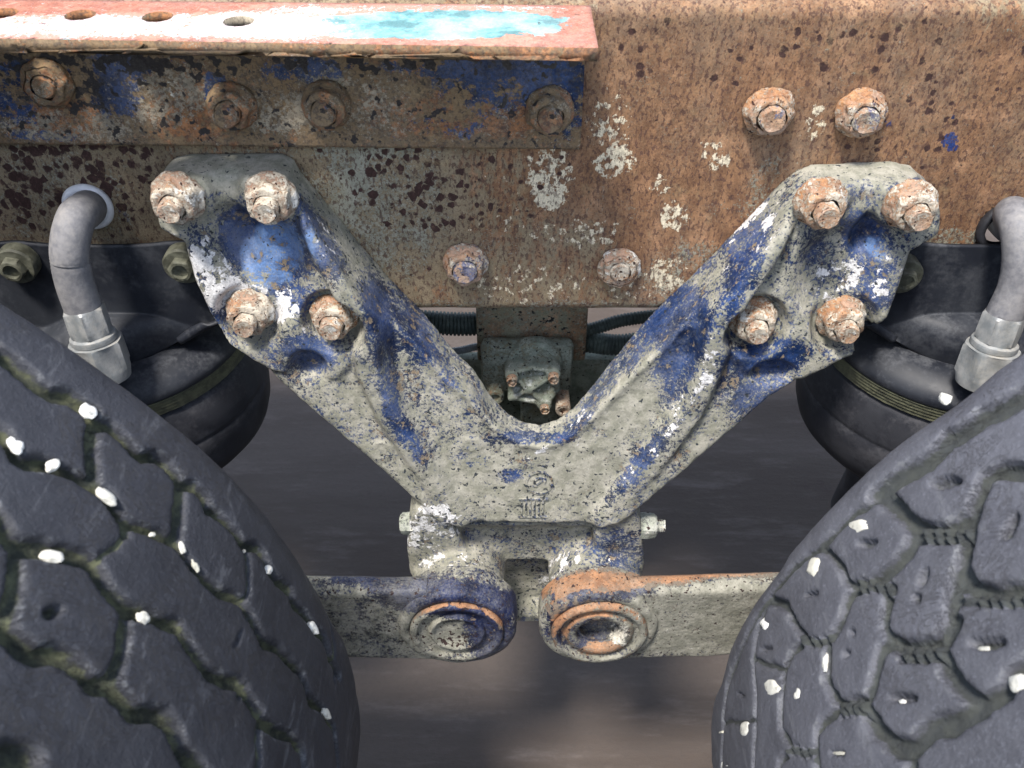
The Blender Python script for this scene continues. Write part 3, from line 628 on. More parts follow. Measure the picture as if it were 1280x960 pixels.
# ------------------------------------------------------------------ torque rods
def torque_rod(c0, sg, label, tilt, pins):
    rd = thing('torque_rod', label, 'torque rod', (c0[0], c0[1], c0[2]), 'torque rods either side of the bracket')
    yF = c0[1]; cc = (c0[0], yF, c0[2])
    R0 = .0605
    V, Fc = lathe([(R0-.012, -.038), (R0, -.035), (R0+.001, -.020), (R0, -.006), (R0-.002, -.002), (R0-.005, .0), (R0-.010, .0008), (R0-.0125, -.001), (R0-.0135, -.003), (R0-.015, -.0035), (.030, -.004), (.02, -.004)], cc, n=96, noise=.0006, ns=90, seed=11+sg)
    eye = mesh_obj('rod_eye', V, Fc, M['rod'], None, True, 60); keep(eye, rd)
    # bar
    L = .80; xa = c0[0]+sg*.028; pts = []
    n = 130; ring = 22; VV = []
    for i in range(n):
        t = i/(n-1); x = xa+sg*L*t**1.3; dz = abs(x-c0[0])*math.tan(tilt)
        hh = .0535 if sg < 0 else .0535; hh = hh-.006*min(1, abs(x-c0[0])/.5)
        th = .012
        for k in range(ring):
            a = 2*math.pi*k/ring; cx_, sx_ = math.cos(a), math.sin(a)
            ex = 5.0
            yy = th*np.sign(cx_)*abs(cx_)**(2/ex); z_ = hh*np.sign(sx_)*abs(sx_)**(2/ex)
            VV.append((x, yF+.018-yy*1.0, c0[2]+dz+z_))
    # finer rows over the tall faces
    ring = 48; VV = []
    for i in range(n):
        t = i/(n-1); x = xa+sg*L*t**1.3; dz = abs(x-c0[0])*math.tan(tilt); hh = .0590-.004*min(1, abs(x-c0[0])/.5); th = .0125; rr = .007
        P2 = []
        for q in np.linspace(-1, 1, 19): P2.append((-th, q*(hh-rr)))
        for a in np.linspace(0, math.pi/2, 6)[1:-1]: P2.append((-th+rr-rr*math.cos(a), hh-rr+rr*math.sin(a)))
        P2.append((0, hh)); P2.append((th-rr, hh)); P2.append((th, hh-rr)); P2.append((th, 0)); P2.append((th, -hh+rr)); P2.append((th-rr, -hh)); P2.append((0, -hh))
        for a in np.linspace(math.pi/2, 0, 6)[1:-1]: P2.append((-th+rr-rr*math.cos(a), -hh+rr-rr*math.sin(a)))
        ring = len(P2)
        for (yy, z_) in P2: VV.append((x, yF+.0175+yy, c0[2]+dz+z_-.004))
    VV = np.array(VV); VV[:, 1] += .0008*vnoise(VV, 40, 8)
    i, k = np.meshgrid(np.arange(n-1), np.arange(ring), indexing='ij'); k2 = (k+1) % ring
    Fc = np.stack([i*ring+k, i*ring+k2, (i+1)*ring+k2, (i+1)*ring+k], -1).reshape(-1, 4)
    if sg > 0: Fc = Fc[:, ::-1]
    bar = mesh_obj('rod_bar', VV, Fc, M['rod'], None, True); keep(bar, rd)
    # bushing: outer shell, rubber gap, inner sleeve
    if sg < 0: pf = [(.0405, -.004), (.0402, .002), (.0385, .0042), (.0350, .0042), (.0335, .002), (.0330, -.001), (.0250, -.0015), (.0240, .0015), (.0225, .0035), (.0205, .003), (.0190, .0005), (.010, .0), (.00001, .0)]
    else: pf = [(.0415, -.004), (.0412, .003), (.0395, .0055), (.0360, .0055), (.0345, .003), (.0340, .0005), (.0300, .0002), (.0285, .003), (.0265, .0045), (.0215, .0042), (.0200, .002), (.0196, -.006), (.0192, -.016), (.010, -.0165), (.00001, -.0165)]
    pf = [(a*1.17, b) for a, b in pf]
    V, Fc = lathe(pf, (cc[0], yF-.001, cc[2]), n=96, noise=.0005, ns=120, seed=21+sg)
    bu = mesh_obj('bushing', V, Fc, M['rod'], None, True, 60); keep(bu, rd)
    return rd, eye, bar, bu
rl, eL, bL, uL = torque_rod(EL, -1, 'grey muddy torque rod with dark blue eye, running left behind the darker tyre', math.radians(2.0), 0)
rr_, eR, bR, uR = torque_rod(ER, 1, 'torque rod with orange rusted top edge and hollow eye, running right behind the paler tyre', math.radians(3.2), 1)
for o in (eL, bL, uL):
    paint(o, rust=(.0, [(590, 728, 70, 10, 4, .75), (500, 728, 50, 6, 0, .4), (630, 760, 18, 20, 0, .4), (590, 765, 46, 6, 10, .45)]), blue=(.85, []),
      chalk=(-1, []), mud=(.66, [(570, 752, 84, 20, 4, -1.0), (615, 790, 34, 44, 0, -.62), (600, 745, 60, 20, 10, -.3), (480, 728, 90, 10, 3, -.55), (520, 745, 60, 16, 0, -.35), (530, 800, 40, 30, 0, .2), (560, 795, 26, 16, 0, .35)]),
      pale=(-.25, [(450, 718, 90, 5, 0, .35), (640, 750, 10, 20, 0, .1)]), dark=(0, [(566, 800, 22, 12, 0, .3)]))
def ring_wear(o, c0, radii, w):
    n = len(o.data.vertices); V = np.zeros(n*3, np.float32); o.data.vertices.foreach_get('co', V); V = V.reshape(-1, 3)
    R_ = np.hypot(V[:, 0]-c0[0], V[:, 2]-c0[2]); m = sum(np.exp(-((R_-q)/w)**2) for q in radii)*np.clip(.62+.6*vnoise(V.astype(float), 70, 3)+.35*vnoise(V.astype(float), 300, 4), 0, 1)
    for k, f in (('blue', -1.3), ('mud', -.55), ('rust', 1.0)):
        at = o.data.attributes[k].data; a = np.zeros(n, np.float32); at.foreach_get('value', a); at.foreach_set('value', (a+f*m).astype(np.float32))
ring_wear(uL, EL, (.0466,), .0010)
for o in (eR, bR, uR):
    paint(o, rust=(.05, [(800, 722, 240, 10, -4, .75), (740, 735, 70, 14, 0, .6), (690, 755, 26, 26, 0, .4), (735, 765, 60, 7, -12, .6), (750, 808, 30, 12, -10, .8), (700, 790, 8, 20, 0, .4)]), chalk=(-1, []), blue=(.72, [(850, 720, 200, 7, -4, -1.3), (740, 728, 76, 9, 0, -1.0), (690, 748, 22, 18, 0, -.3), (735, 766, 46, 4, -10, -1.0), (750, 810, 26, 7, -10, -1.2)]),
      mud=(.62, [(900, 775, 130, 60, 0, .3), (745, 745, 70, 16, -6, -.28), (740, 785, 52, 34, 0, -.22), (800, 722, 260, 10, -4, -.75), (745, 735, 70, 12, 0, -.4), (720, 815, 60, 14, 10, .15), (750, 808, 28, 10, 0, -.5), (695, 780, 14, 40, 0, -.2)]),
      pale=(-.3, [(860, 790, 120, 40, 0, .35), (775, 795, 16, 16, 0, .5), (720, 828, 50, 6, 0, .4), (800, 716, 200, 4, -3, .3)]), dark=(0, []))
ring_wear(uR, ER, (.0475, .0335), .0018)
# ------------------------------------------------------------------ air springs
def air_spring(sg, label):
    SC = lambda L: [(a*.90, b) for a, b in L]
    cx_ = -.398 if sg < 0 else .444; cy_ = .040; z0 = .060
    asg = thing('air_spring', label, 'air spring', (cx_, cy_, z0-.2), 'air springs under the rail')
    # rolled rim plate, bead ring and bellows about a vertical axis
    V, Fc = lathe(SC([(.02, .018), (.07, .016), (.098, .011), (.1045, .007), (.106, .0035), (.1085, .003), (.112, .0055), (.128, .001), (.140, -.006), (.147, -.013), (.1485, -.020), (.146, -.023), (.135, -.024)]), (cx_, cy_, z0), (0, 0, 1), n=160, noise=.0004, ns=25)
    keep(mesh_obj('cap_plate', V, Fc, M['black'], None, True, 60), asg)
    pf = [(.140, -.022)]
    for k in range(5): pf += [(.1475, -.0235-.0034*k), (.1452, -.0252-.0034*k)]
    V, Fc = lathe(SC(pf+[(.135, -.041)]), (cx_, cy_, z0), (0, 0, 1), n=160, noise=.0004, ns=200)
    keep(mesh_obj('bead_ring', V, Fc, M['bead'], None, True), asg)
    V, Fc = lathe(SC([(.130, -.039), (.144, -.0405), (.1475, -.046), (.1505, -.056), (.1525, -.068), (.1530, -.080), (.1528, -.084), (.1520, -.0855), (.1530, -.087), (.1525, -.105), (.150, -.122), (.145, -.136), (.134, -.148), (.115, -.156), (.09, -.158), (.06, -.162), (.06, -.25), (.065, -.30)]), (cx_, cy_, z0), (0, 0, 1), n=130, noise=.0006, ns=20)
    keep(mesh_obj('bellows', V, Fc, M['bellows'], None, True), asg)
    # pressed mounting bracket: upright flange bolted to the rail flaring out over the cap, as a draped sheet
    U = np.linspace(-1, 1, 120); T = np.linspace(0, 1, 80); VV = []
    bxw = onY(124 if sg < 0 else 1229, 332, -.02)[0]; half = .072; ztop = onY(150, 303, -.014)[2]
    for t in T:
        for u in U:
            xw = bxw+u*.104; d_ = abs(abs(u*.104)-half); nearb = math.exp(-(d_/.026)**2)     # flat ears round the two bolts
            p0 = np.array([xw, -.014, ztop-.0035*(1-nearb)])
            p1 = np.array([xw, -.018-.004*(1-nearb), .103-.018*nearb])
            a = math.pi*(.5-u*.31)
            p2 = np.array([cx_+.096*math.cos(a), cy_-.096*math.sin(a), z0+.0015])
            if t < .38: q = t/.38; p = p0*(1-q)+p1*q
            else:
                q = (t-.38)/.62; p = p1*(1-q)+p2*q
                p[2] = p1[2]+(p2[2]-p1[2])*q**(1.0+.9*(1-nearb)); p[1] -= .012*math.sin(q*math.pi)*(1-nearb)*.6
            VV.append(p)
    n = len(U); i, j = np.meshgrid(np.arange(len(T)-1), np.arange(n-1), indexing='ij')
    Fc = np.stack([i*n+j, (i+1)*n+j, (i+1)*n+j+1, i*n+j+1], -1).reshape(-1, 4)
    o = mesh_obj('mounting_bracket', VV, Fc, M['black'], None, True); so = o.modifiers.new('t', 'SOLIDIFY'); so.thickness = .004; so.offset = -1; keep(o, asg)
    for (bx, by) in (((20, 332), (229, 332)) if sg < 0 else ((1128, 345), (1330, 345))):
        c0 = onY(bx, by, -.026)
        V, Fc = lathe([(.0175, -.010), (.0175, .001), (.016, .0028), (.0120, .003), (.0112, .003, 1), (.0112, .009, 1), (.0095, .0105, .4), (.007, .0108), (.0062, .007), (.0001, .007)], c0, n=42, noise=.0003, ns=200, seed=4)
        keep(mesh_obj('mounting_bolt', V, Fc, M['bolt_olive'], None, True, 40), asg)
    return asg
air_spring(-1, 'black air spring with olive bead ring, half hidden by the left tyre')
air_spring(1, 'black air spring with scuffed bellows, half hidden by the right tyre')

# ------------------------------------------------------------------ air pipes
def air_pipe(label, path, fit, grom):
    p0 = np.array(path[-1]); th = thing('air_pipe', label, 'air pipe', tuple(p0), 'elbow air pipes on the springs')
    V, Fc = tube(path, .0152, 28); keep(mesh_obj('bent_tube', V, Fc, M['pipe'], None, True), th)
    ax = (Vector(path[-2])-Vector(path[-1])).normalized(); c0 = p0
    V, Fc = lathe([(.0155, .014), (.0178, .012, .9), (.0182, -.004, 1), (.0178, -.010, .6), (.0165, -.0112), (.0190, -.0125), (.0196, -.015), (.0190, -.0175), (.0165, -.019)], c0, ax, n=48, noise=.0003, ns=120)
    keep(mesh_obj('union_nut', V, Fc, M['zinc'], None, True, 30), th)
    V, Fc = lathe([(.0165, -.018), (.0225, -.0185, .3), (.0238, -.0205, 1), (.0240, -.044, 1), (.0225, -.047, .3), (.02, -.055)], c0, ax, n=48, noise=.0002, ns=120)
    keep(mesh_obj('hex_adaptor', V, Fc, M['zinc'], None, True, 30), th)
    gc, gr, mt = grom
    V, Fc = lathe([(gr-.004, -.006), (gr+.001, -.004), (gr+.003, .002), (gr+.001, .006), (gr-.003, .007), (gr-.005, .002)], gc, (0, -1, 0), n=40)
    keep(mesh_obj('grommet', V, Fc, M[mt], None, True), th)
    return th
hc = onY(112, 256, 0)
pth = [(hc[0], .04, hc[2]+.001), (hc[0], .0, hc[2]), tuple(onY(108, 262, -.022)), tuple(onY(95, 274, -.046)), tuple(onY(87, 310, -.062)), tuple(onY(92, 348, -.068)), tuple(onY(104, 385, -.072)), tuple(onY(110, 402, -.074))]
air_pipe('pale grey elbow pipe with white collar, entering the rail above the left air spring', pth, None, (tuple(hc-np.array([0, .002, 0])), .0185, 'grommet'))
hc = onY(1256, 283, 0)
pth = [(hc[0]+.004, .05, hc[2]), (hc[0]+.006, .0, hc[2]), tuple(onY(1266, 268, -.020)), tuple(onY(1274, 282, -.042)), tuple(onY(1278, 320, -.058)), tuple(onY(1272, 358, -.066)), tuple(onY(1256, 394, -.072)), tuple(onY(1250, 410, -.074))]
air_pipe('blue grey elbow pipe leaving a dark hole in the rail above the right air spring', pth, None, (tuple(hc-np.array([0, .001, 0])), .0225, 'rubber'))

# ------------------------------------------------------------------ what shows through the V
def pbox(name, x0, y0, x1, y1, Y, dep, mat, parent, bev=.003, **pt):
    a = onY(x0, y1, Y); b = onY(x1, y0, Y)
    o = bm_obj(name, box_bm(min(a[0], b[0]), max(a[0], b[0]), Y, Y+dep, min(a[2], b[2]), max(a[2], b[2]), bev), mat)
    if parent: keep(o, parent)
    lay = dict(rust=(-.1, []), mud=(.6, []), blue=(-1, []), pale=(-.3, []), dark=(0, [])); lay.update(pt); paint(o, **lay); return o
vv = thing('levelling_valve', 'small grey green levelling valve with four rusty bolts, seen through the V', 'valve', tuple(onY(665, 500, .09)))
pbox('mounting_plate', 597, 380, 736, 452, .098, .010, M['back'], vv, rust=(.55, []), mud=(.15, []), dark=(.05, []))
pbox('valve_body', 602, 432, 718, 492, .075, .020, M['back'], vv, .008)
pbox('lower_body', 651, 470, 712, 534, .080, .03, M['back'], vv, .004)
c0 = onY(668, 455, .074)
V, Fc = lathe([(.031, -.01), (.031, .002), (.0295, .0035), (.024, .004), (.0235, .0025), (.0001, .0025)], c0, n=48, noise=.0006, ns=80); o = mesh_obj('round_cover', V, Fc, M['back'], None, True, 50); keep(o, vv); paint(o, rust=(-.2, []), mud=(.6, []), blue=(-1, []), pale=(-.1, []), dark=(0, []))
# cast triangular cover with ribs
def sdf_cover():
    s_ = .0012; cc = onY(665, 485, .06); gx_ = np.arange(-.045, .045, s_)+cc[0]; gz_ = np.arange(-.045, .045, s_)+cc[2]; gy_ = np.arange(-.022, .022, s_)+.055
    Xa, Za = np.meshgrid(gx_, gz_, indexing='ij'); Yb = gy_[None, :, None]
    q2 = lambda L: [tuple(onY(x, y, .05)[[0, 2]]) for x, y in L]
    bp = poly_sdf(q2([(632, 470), (645, 462), (690, 462), (700, 472), (694, 500), (682, 512), (665, 510), (640, 498)]), Xa, Za)
    Dd = smax(b3(bp), .058-Yb, .003)
    for L, hh in (([(638, 470), (665, 463), (694, 468)], .006), ([(638, 500), (668, 487), (694, 470)], .007), ([(640, 472), (682, 508)], .007), ([(694, 470), (697, 490), (682, 510)], .006), ([(640, 500), (660, 504), (680, 508)], .006)):
        ln = line_d(q2(L), Xa, Za)-.0028; Dd = smin(Dd, smax(b3(ln), .058-hh-Yb, .003), .004)
    for x, y in ((640, 471), (692, 469), (681, 509)):
        c1 = onY(x, y, .05); Dd = smin(Dd, smax(b3(np.hypot(Xa-c1[0], Za-c1[2])-.0075), .050-Yb, .002), .003)
    Dd = smax(Dd, Yb-.074, .001); return surface_nets(Dd, np.array([gx_[0], gy_[0], gz_[0]]), s_)
V, Fc = sdf_cover(); o = mesh_obj('ribbed_cover', V, Fc, M['back'], None, True); keep(o, vv); paint(o, rust=(-.2, []), mud=(.75, []), blue=(-1, []), pale=(.18, [(665, 485, 40, 30, 0, .15)]), dark=(0, []))
for (x, y, sc_) in ((640, 472, 1), (692, 469, 1), (681, 508, .9)): put_bolt(x, y, .051, vv, 'tiny', rust=.5, mud=.4, pale=-.2, sc=sc_)
for (x, y, Yq, rr2) in ((619, 497, .06, .0095), (704, 513, .05, .0085)):
    c1 = onY(x, y, Yq); V, Fc = lathe([(rr2*.9, -.03), (rr2, -.001), (rr2*.9, .001), (rr2*.6, .001, .6), (rr2*.52, -.002, .8), (.0001, -.0025)], c1, n=32, noise=.0003, ns=250)
    o = mesh_obj('port_plug', V, Fc, M['nut'] if x > 650 else M['back'], None, True, 50); keep(o, vv); paint(o, rust=(.5, []), mud=(.55, []), blue=(-1, []), pale=(0, []), dark=(.1, []))
cm = thing('axle_beam', 'grey green box beam crossing under the rail behind the levelling valve', 'beam', tuple(onY(660, 500, .16)))
pbox('beam_face', 470, 449, 900, 545, .150, .018, M['back'], cm, .006, mud=(.85, []), pale=(-.1, []), dark=(-.1, []))
sk = tag(pbox('skid_plate', 560, 533, 790, 580, .095, .10, M['back'], None, .003, mud=(.8, [])), 'narrow grey green shelf plate at the very bottom of the V opening', 'plate')
for nm, lab, P2, rad, ri, mt in (
    ('corrugated_hose', 'thick ribbed dusty hose between left V leg and the mounting plate', [(420, 398), (520, 402), (570, 405), (610, 404), (660, 402)], .0135, .0042, 'hose'),
    ('corrugated_hose', 'thin ribbed dark hose rising right of the mounting plate', [(690, 420), (740, 411), (780, 400), (835, 394), (900, 392)], .0075, .0036, 'hose'),
    ('corrugated_hose', 'fat ribbed dark green hose below the thin one, right of the mounting plate', [(690, 424), (740, 428), (775, 431), (830, 423), (900, 410)], .0125, .0042, 'hose'),
    ('corrugated_hose', 'small pale grey braided hose left of the levelling valve', [(530, 444), (575, 438), (600, 433), (640, 434)], .0045, .0024, 'hose2')):
    path = [tuple(onY(x, y, .128)) for x, y in P2]
    V, Fc = tube(path, rad, 20, ri, .14); tag(mesh_obj(nm, V, Fc, M[mt], None, True), lab, 'hose', 'ribbed hoses behind the rail')

# ------------------------------------------------------------------ tyres
YN, YFAR = -.56, -.26
LADDERS = [(1152, 667, 1208, 667, 5), (1074, 733, 1110, 737, 4), (1128, 817, 1172, 817, 4), (1224, 752, 1280, 749, 5), (1004, 803, 1036, 801, 4), (1052, 888, 1078, 887, 4), (986, 940, 1014, 942, 4)]
def tyre(name_lab, cx_, cz_, R_, th0, th1, grooves, pits, olive, group, stones, face):
    T = thing('truck_tyre', name_lab, 'tyre', (cx_, -.41, cz_), group)
    def hit(px, py, rr=R_):
        d = ray(px, py); ox, oz = CAM[0]-cx_, CAM[2]-cz_
        a = d[0]**2+d[2]**2; b = ox*d[0]+oz*d[2]; c = ox*ox+oz*oz-rr*rr; Dq = max(b*b-a*c, 0); t = (-b-math.sqrt(Dq))/a
        p = CAM+d*t; return math.atan2(p[2]-cz_, p[0]-cx_) % (2*math.pi) if cx_ > 0 else math.atan2(p[2]-cz_, p[0]-cx_), p[1], p
    st = .0017
    ths = np.arange(th0, th1, st/R_); ys = np.arange(YN, YFAR+1e-6, st)
    Sg, Yg = np.meshgrid(ths*R_, ys, indexing='ij')
    wob = np.stack([Sg, Yg, Sg*0], -1)
    Sw = Sg+.0022*vnoise(wob, 45, 1)+.0010*vnoise(wob, 130, 2); Yw = Yg+.0022*vnoise(wob, 45, 3)+.0010*vnoise(wob, 130, 4)
    d = np.full(Sg.shape, 1e9); dep = np.full(Sg.shape, .012)
    smn = 1e9; smx = -1e9; ymn = 1e9
    for pts, w, dp in grooves:
        Q = [(hit(x, y)[0]*R_, hit(x, y)[1]) for x, y in pts]
        q = line_d(Q, Sw, Yw)-w*(.34 if face > 0 else .35)
        dep = np.where(q < d, dp*.82, dep); d = np.minimum(d, q)
        for a_, b_ in Q: smn = min(smn, a_); smx = max(smx, a_); ymn = min(ymn, b_)
    # beyond the part the photograph shows the same kind of blocks go on
    seeds = []; rg = np.random.default_rng(7)
    for a_ in np.arange(th0*R_-.1, th1*R_+.1, .062):
        for b_ in np.arange(YN-.02, YFAR, .055): seeds.append((a_+rg.uniform(-.012, .012)+(.03 if int(b_*100) % 2 else 0), b_+rg.uniform(-.01, .01)))
    seeds = np.array(seeds); f1 = np.full(Sg.shape, 1e9); f2 = f1.copy()
    for a_, b_ in seeds:
        q = np.hypot(Sw-a_, Yw-b_); f2 = np.minimum(f2, np.maximum(f1, q)); f1 = np.minimum(f1, q)
    proc = (f2-f1)*.5-.0035
    proc = np.where(Yw > YFAR-.035, np.abs(Yw-(YFAR-.035))-.003, proc) if False else proc
    # is the cell in view in the photograph?
    P3 = np.stack([cx_+R_*np.cos(Sg/R_), Yg, cz_+R_*np.sin(Sg/R_)], -1).reshape(-1, 3)
    ppx, ppy = proj(P3); nrm = np.stack([np.cos(Sg/R_), 0*Sg, np.sin(Sg/R_)], -1).reshape(-1, 3)
    vis = ((nrm*(CAM-P3)).sum(1) > -.02) & (ppx > -12) & (ppx < 1292) & (ppy < 975)
    vis = vis.reshape(Sg.shape)
    d = np.where(vis, d, np.minimum(d, proc) if False else proc)
    pit = np.zeros(Sg.shape)
    for (x, y, rx, ry, dg, dp) in pits:
        a0, b0, _ = hit(x, y); a1, b1, _ = hit(x+rx*math.cos(math.radians(dg)), y+rx*math.sin(math.radians(dg))); a2, b2, _ = hit(x-ry*math.sin(math.radians(dg)), y+ry*math.cos(math.radians(dg)))
        u1 = np.array([(a1-a0)*R_, b1-b0]); u2 = np.array([(a2-a0)*R_, b2-b0]); Mi = np.linalg.inv(np.stack([u1, u2], 1))
        dx, dy = Sw-a0*R_, Yw-b0; q = np.hypot(Mi[0, 0]*dx+Mi[0, 1]*dy, Mi[1, 0]*dx+Mi[1, 1]*dy)
        pit = np.maximum(pit, dp*(1-sstep(.7, 1.15, q)))
    wall = 1-sstep(-.0008, .0022, d)
    h = -dep*wall-.0013*np.exp(-np.maximum(d, 0)/.0030)*(1-wall)-pit*(1-wall)
    h += .0007*vnoise(wob, 22, 6)+.0003*vnoise(wob, 90, 7)+.0004*vnoise(wob, 200, 8)*wall
    # shoulder rounding and scalloped outer edge
    e = np.minimum(YFAR-Yg, Yg-YN); sh = .022; h -= (sh-np.sqrt(np.maximum(sh**2-np.maximum(sh-e, 0)**2, 0)))*.55
    scal = np.maximum(0, vnoise(np.stack([Sg, 0*Sg, 0*Sg], -1), 21, 9))*.006*(1-sstep(0, .030, YFAR-Yg)); h -= scal
    # stone ejector ribs in the wider grooves
    for (x0_, y0_, x1_, y1_, k_) in LADDERS if face < 0 else ():
        for q_ in np.linspace(0, 1, k_):
            xx, yy = x0_+(x1_-x0_)*q_, y0_+(y1_-y0_)*q_
            Q = [(hit(x, y)[0]*R_, hit(x, y)[1]) for x, y in ((xx-5, yy-8), (xx+4, yy+8))]
            h += .0075*np.exp(-(line_d(Q, Sg, Yg)/.0018)**2)*wall
    rad_ = R_+h
    VV = np.stack([cx_+rad_*np.cos(Sg/R_), Yg, cz_+rad_*np.sin(Sg/R_)], -1).reshape(-1, 3)
    nS, nY = Sg.shape
    i, j = np.meshgrid(np.arange(nS-1), np.arange(nY-1), indexing='ij')
    Fq = np.stack([i*nY+j, (i+1)*nY+j, (i+1)*nY+j+1, i*nY+j+1], -1)
    cell_raised = (d[:-1, :-1] > .0002) & (d[1:, 1:] > .0002) & (d[1:, :-1] > .0002) & (d[:-1, 1:] > .0002)
    # connected components of the raised cells = the tread blocks
    lab = np.zeros(cell_raised.shape, int); cur = 0; sizes = []
    cr = cell_raised; a_n, b_n = cr.shape
    for a0 in range(0, a_n, 3):
        for b0 in range(0, b_n, 3):
            if cr[a0, b0] and not lab[a0, b0]:
                cur += 1; stk = [(a0, b0)]; lab[a0, b0] = cur; c_ = 0
                while stk:
                    a, b = stk.pop(); c_ += 1
                    for a2, b2 in ((a+1, b), (a-1, b), (a, b+1), (a, b-1)):
                        if 0 <= a2 < a_n and 0 <= b2 < b_n and cr[a2, b2] and not lab[a2, b2]: lab[a2, b2] = cur; stk.append((a2, b2))
                sizes.append(c_)
    mudv = np.clip(wall*1.0+.5*pit/.006, 0, 1).ravel(); edg = (np.exp(-((d-.002)/.0022)**2)*.55).ravel()
    def add(name, mask):
        Fm = Fq[mask].reshape(-1, 4); u, inv = np.unique(Fm, return_inverse=True); inv = inv.reshape(-1, 4)
        o = mesh_obj(name, VV[u], inv[:, ::-1] if True else inv, M['tyre'], None, True); keep(o, T)
        for kk, a in (('mud', mudv[u]), ('edge', edg[u]), ('olive', np.full(len(u), olive))): o.data.attributes.new(kk, 'FLOAT', 'POINT').data.foreach_set('value', a.astype(np.float32))
        return o
    small = np.zeros(lab.shape, bool)
    for k, c_ in enumerate(sizes, 1):
        m = lab == k
        if c_ < 60: small |= m
        else: add('tread_block', m)
    add('tread_base', (lab == 0) | small)
    # the rest of the tyre round to the ground
    th = np.linspace(th1-st/R_, th0+2*math.pi, 180); ysl = np.linspace(YN, YFAR, 40)
    A_, B_ = np.meshgrid(th, ysl, indexing='ij'); e = np.minimum(YFAR-B_, B_-YN)
    rr3 = R_-.003*(np.sin(A_*60)*np.sin(B_*110) > .2)-(sh-np.sqrt(np.maximum(sh**2-np.maximum(sh-e, 0)**2, 0)))*.55
    Vb = np.stack([cx_+rr3*np.cos(A_), B_, cz_+rr3*np.sin(A_)], -1).reshape(-1, 3); n_ = 40
    i, j = np.meshgrid(np.arange(len(th)-1), np.arange(n_-1), indexing='ij'); Fb = np.stack([i*n_+j, i*n_+j+1, (i+1)*n_+j+1, (i+1)*n_+j], -1).reshape(-1, 4)
    o = mesh_obj('tread_base', Vb, Fb, M['tyre'], None, True); keep(o, T)
    for kk in ('mud', 'edge', 'olive'): o.data.attributes.new(kk, 'FLOAT', 'POINT')
    # side walls and wheel
    for (Y0, sgn) in ((YFAR, 1), (YN, -1)):
        pf = [(R_-.0125, 0), (R_-.020, .003*sgn*0+.002), (R_-.05, .008), (R_-.12, .013), (R_-.20, .010), (R_-.255, .0), (R_-.27, -.012)]
        V, Fc = lathe(pf, (cx_, Y0, cz_), (0, sgn, 0), n=160); o = mesh_obj('sidewall', V, Fc, M['tyre'], None, True); keep(o, T)
        for kk in ('mud', 'edge', 'olive'): o.data.attributes.new(kk, 'FLOAT', 'POINT')
    V, Fc = lathe([(R_-.268, .14), (R_-.262, .155), (R_-.275, .150), (R_-.30, .10), (R_-.33, .03), (.17, .02), (.14, .05), (.10, .06), (.001, .06)], (cx_, -.41, cz_), (0, -1, 0), n=80)
    keep(mesh_obj('wheel_disc', V, Fc, M['steel'], None, True, 40), T)
    # stones
    for (x, y, rx, ry, dg, lb) in stones:
        a0, y0, p = hit(x, y, R_-.0022); dist = (p-CAM)@FW; k = dist/F
        nrm_ = np.array([math.cos(a0), 0, math.sin(a0)]); tg = np.array([-math.sin(a0), 0, math.cos(a0)]); ay = np.array([0, 1., 0])
        # in-surface axes that follow the stone's outline in the picture
        def insurf(ax_, ay_):
            q0 = hit(x+ax_, y+ay_, R_-.0015)[2]-p; return q0/np.linalg.norm(q0)
        e1 = insurf(math.cos(math.radians(dg))*5, math.sin(math.radians(dg))*5); l1 = np.linalg.norm(hit(x+math.cos(math.radians(dg))*rx, y+math.sin(math.radians(dg))*rx, R_-.0015)[2]-p)
        q2 = hit(x-math.sin(math.radians(dg))*ry, y+math.cos(math.radians(dg))*ry, R_-.0015)[2]-p; l2 = np.linalg.norm(q2); e2 = q2/l2
        bm = bmesh.new(); bmesh.ops.create_icosphere(bm, subdivisions=3, radius=1); sd_ = int(x*3+y)
        for v in bm.verts:
            c = np.array(v.co); q = c*(1+.34*vnoise(c[None], 1.5, sd_)[0]+.12*vnoise(c[None], 4, sd_)[0]); mx_ = np.abs(q).max(); q = np.clip(q, -.92, .92)
            w3 = e1*q[0]*l1*1.08+e2*q[1]*l2*1.08+nrm_*q[2]*min(l1, l2)*.55; v.co = Vector(w3)
        o = bm_obj('stone_chip', bm, M['stone'], None, True, 60); o.location = Vector(p); tag(o, lb, 'stone', 'white stones wedged in the tyre treads')
    return T

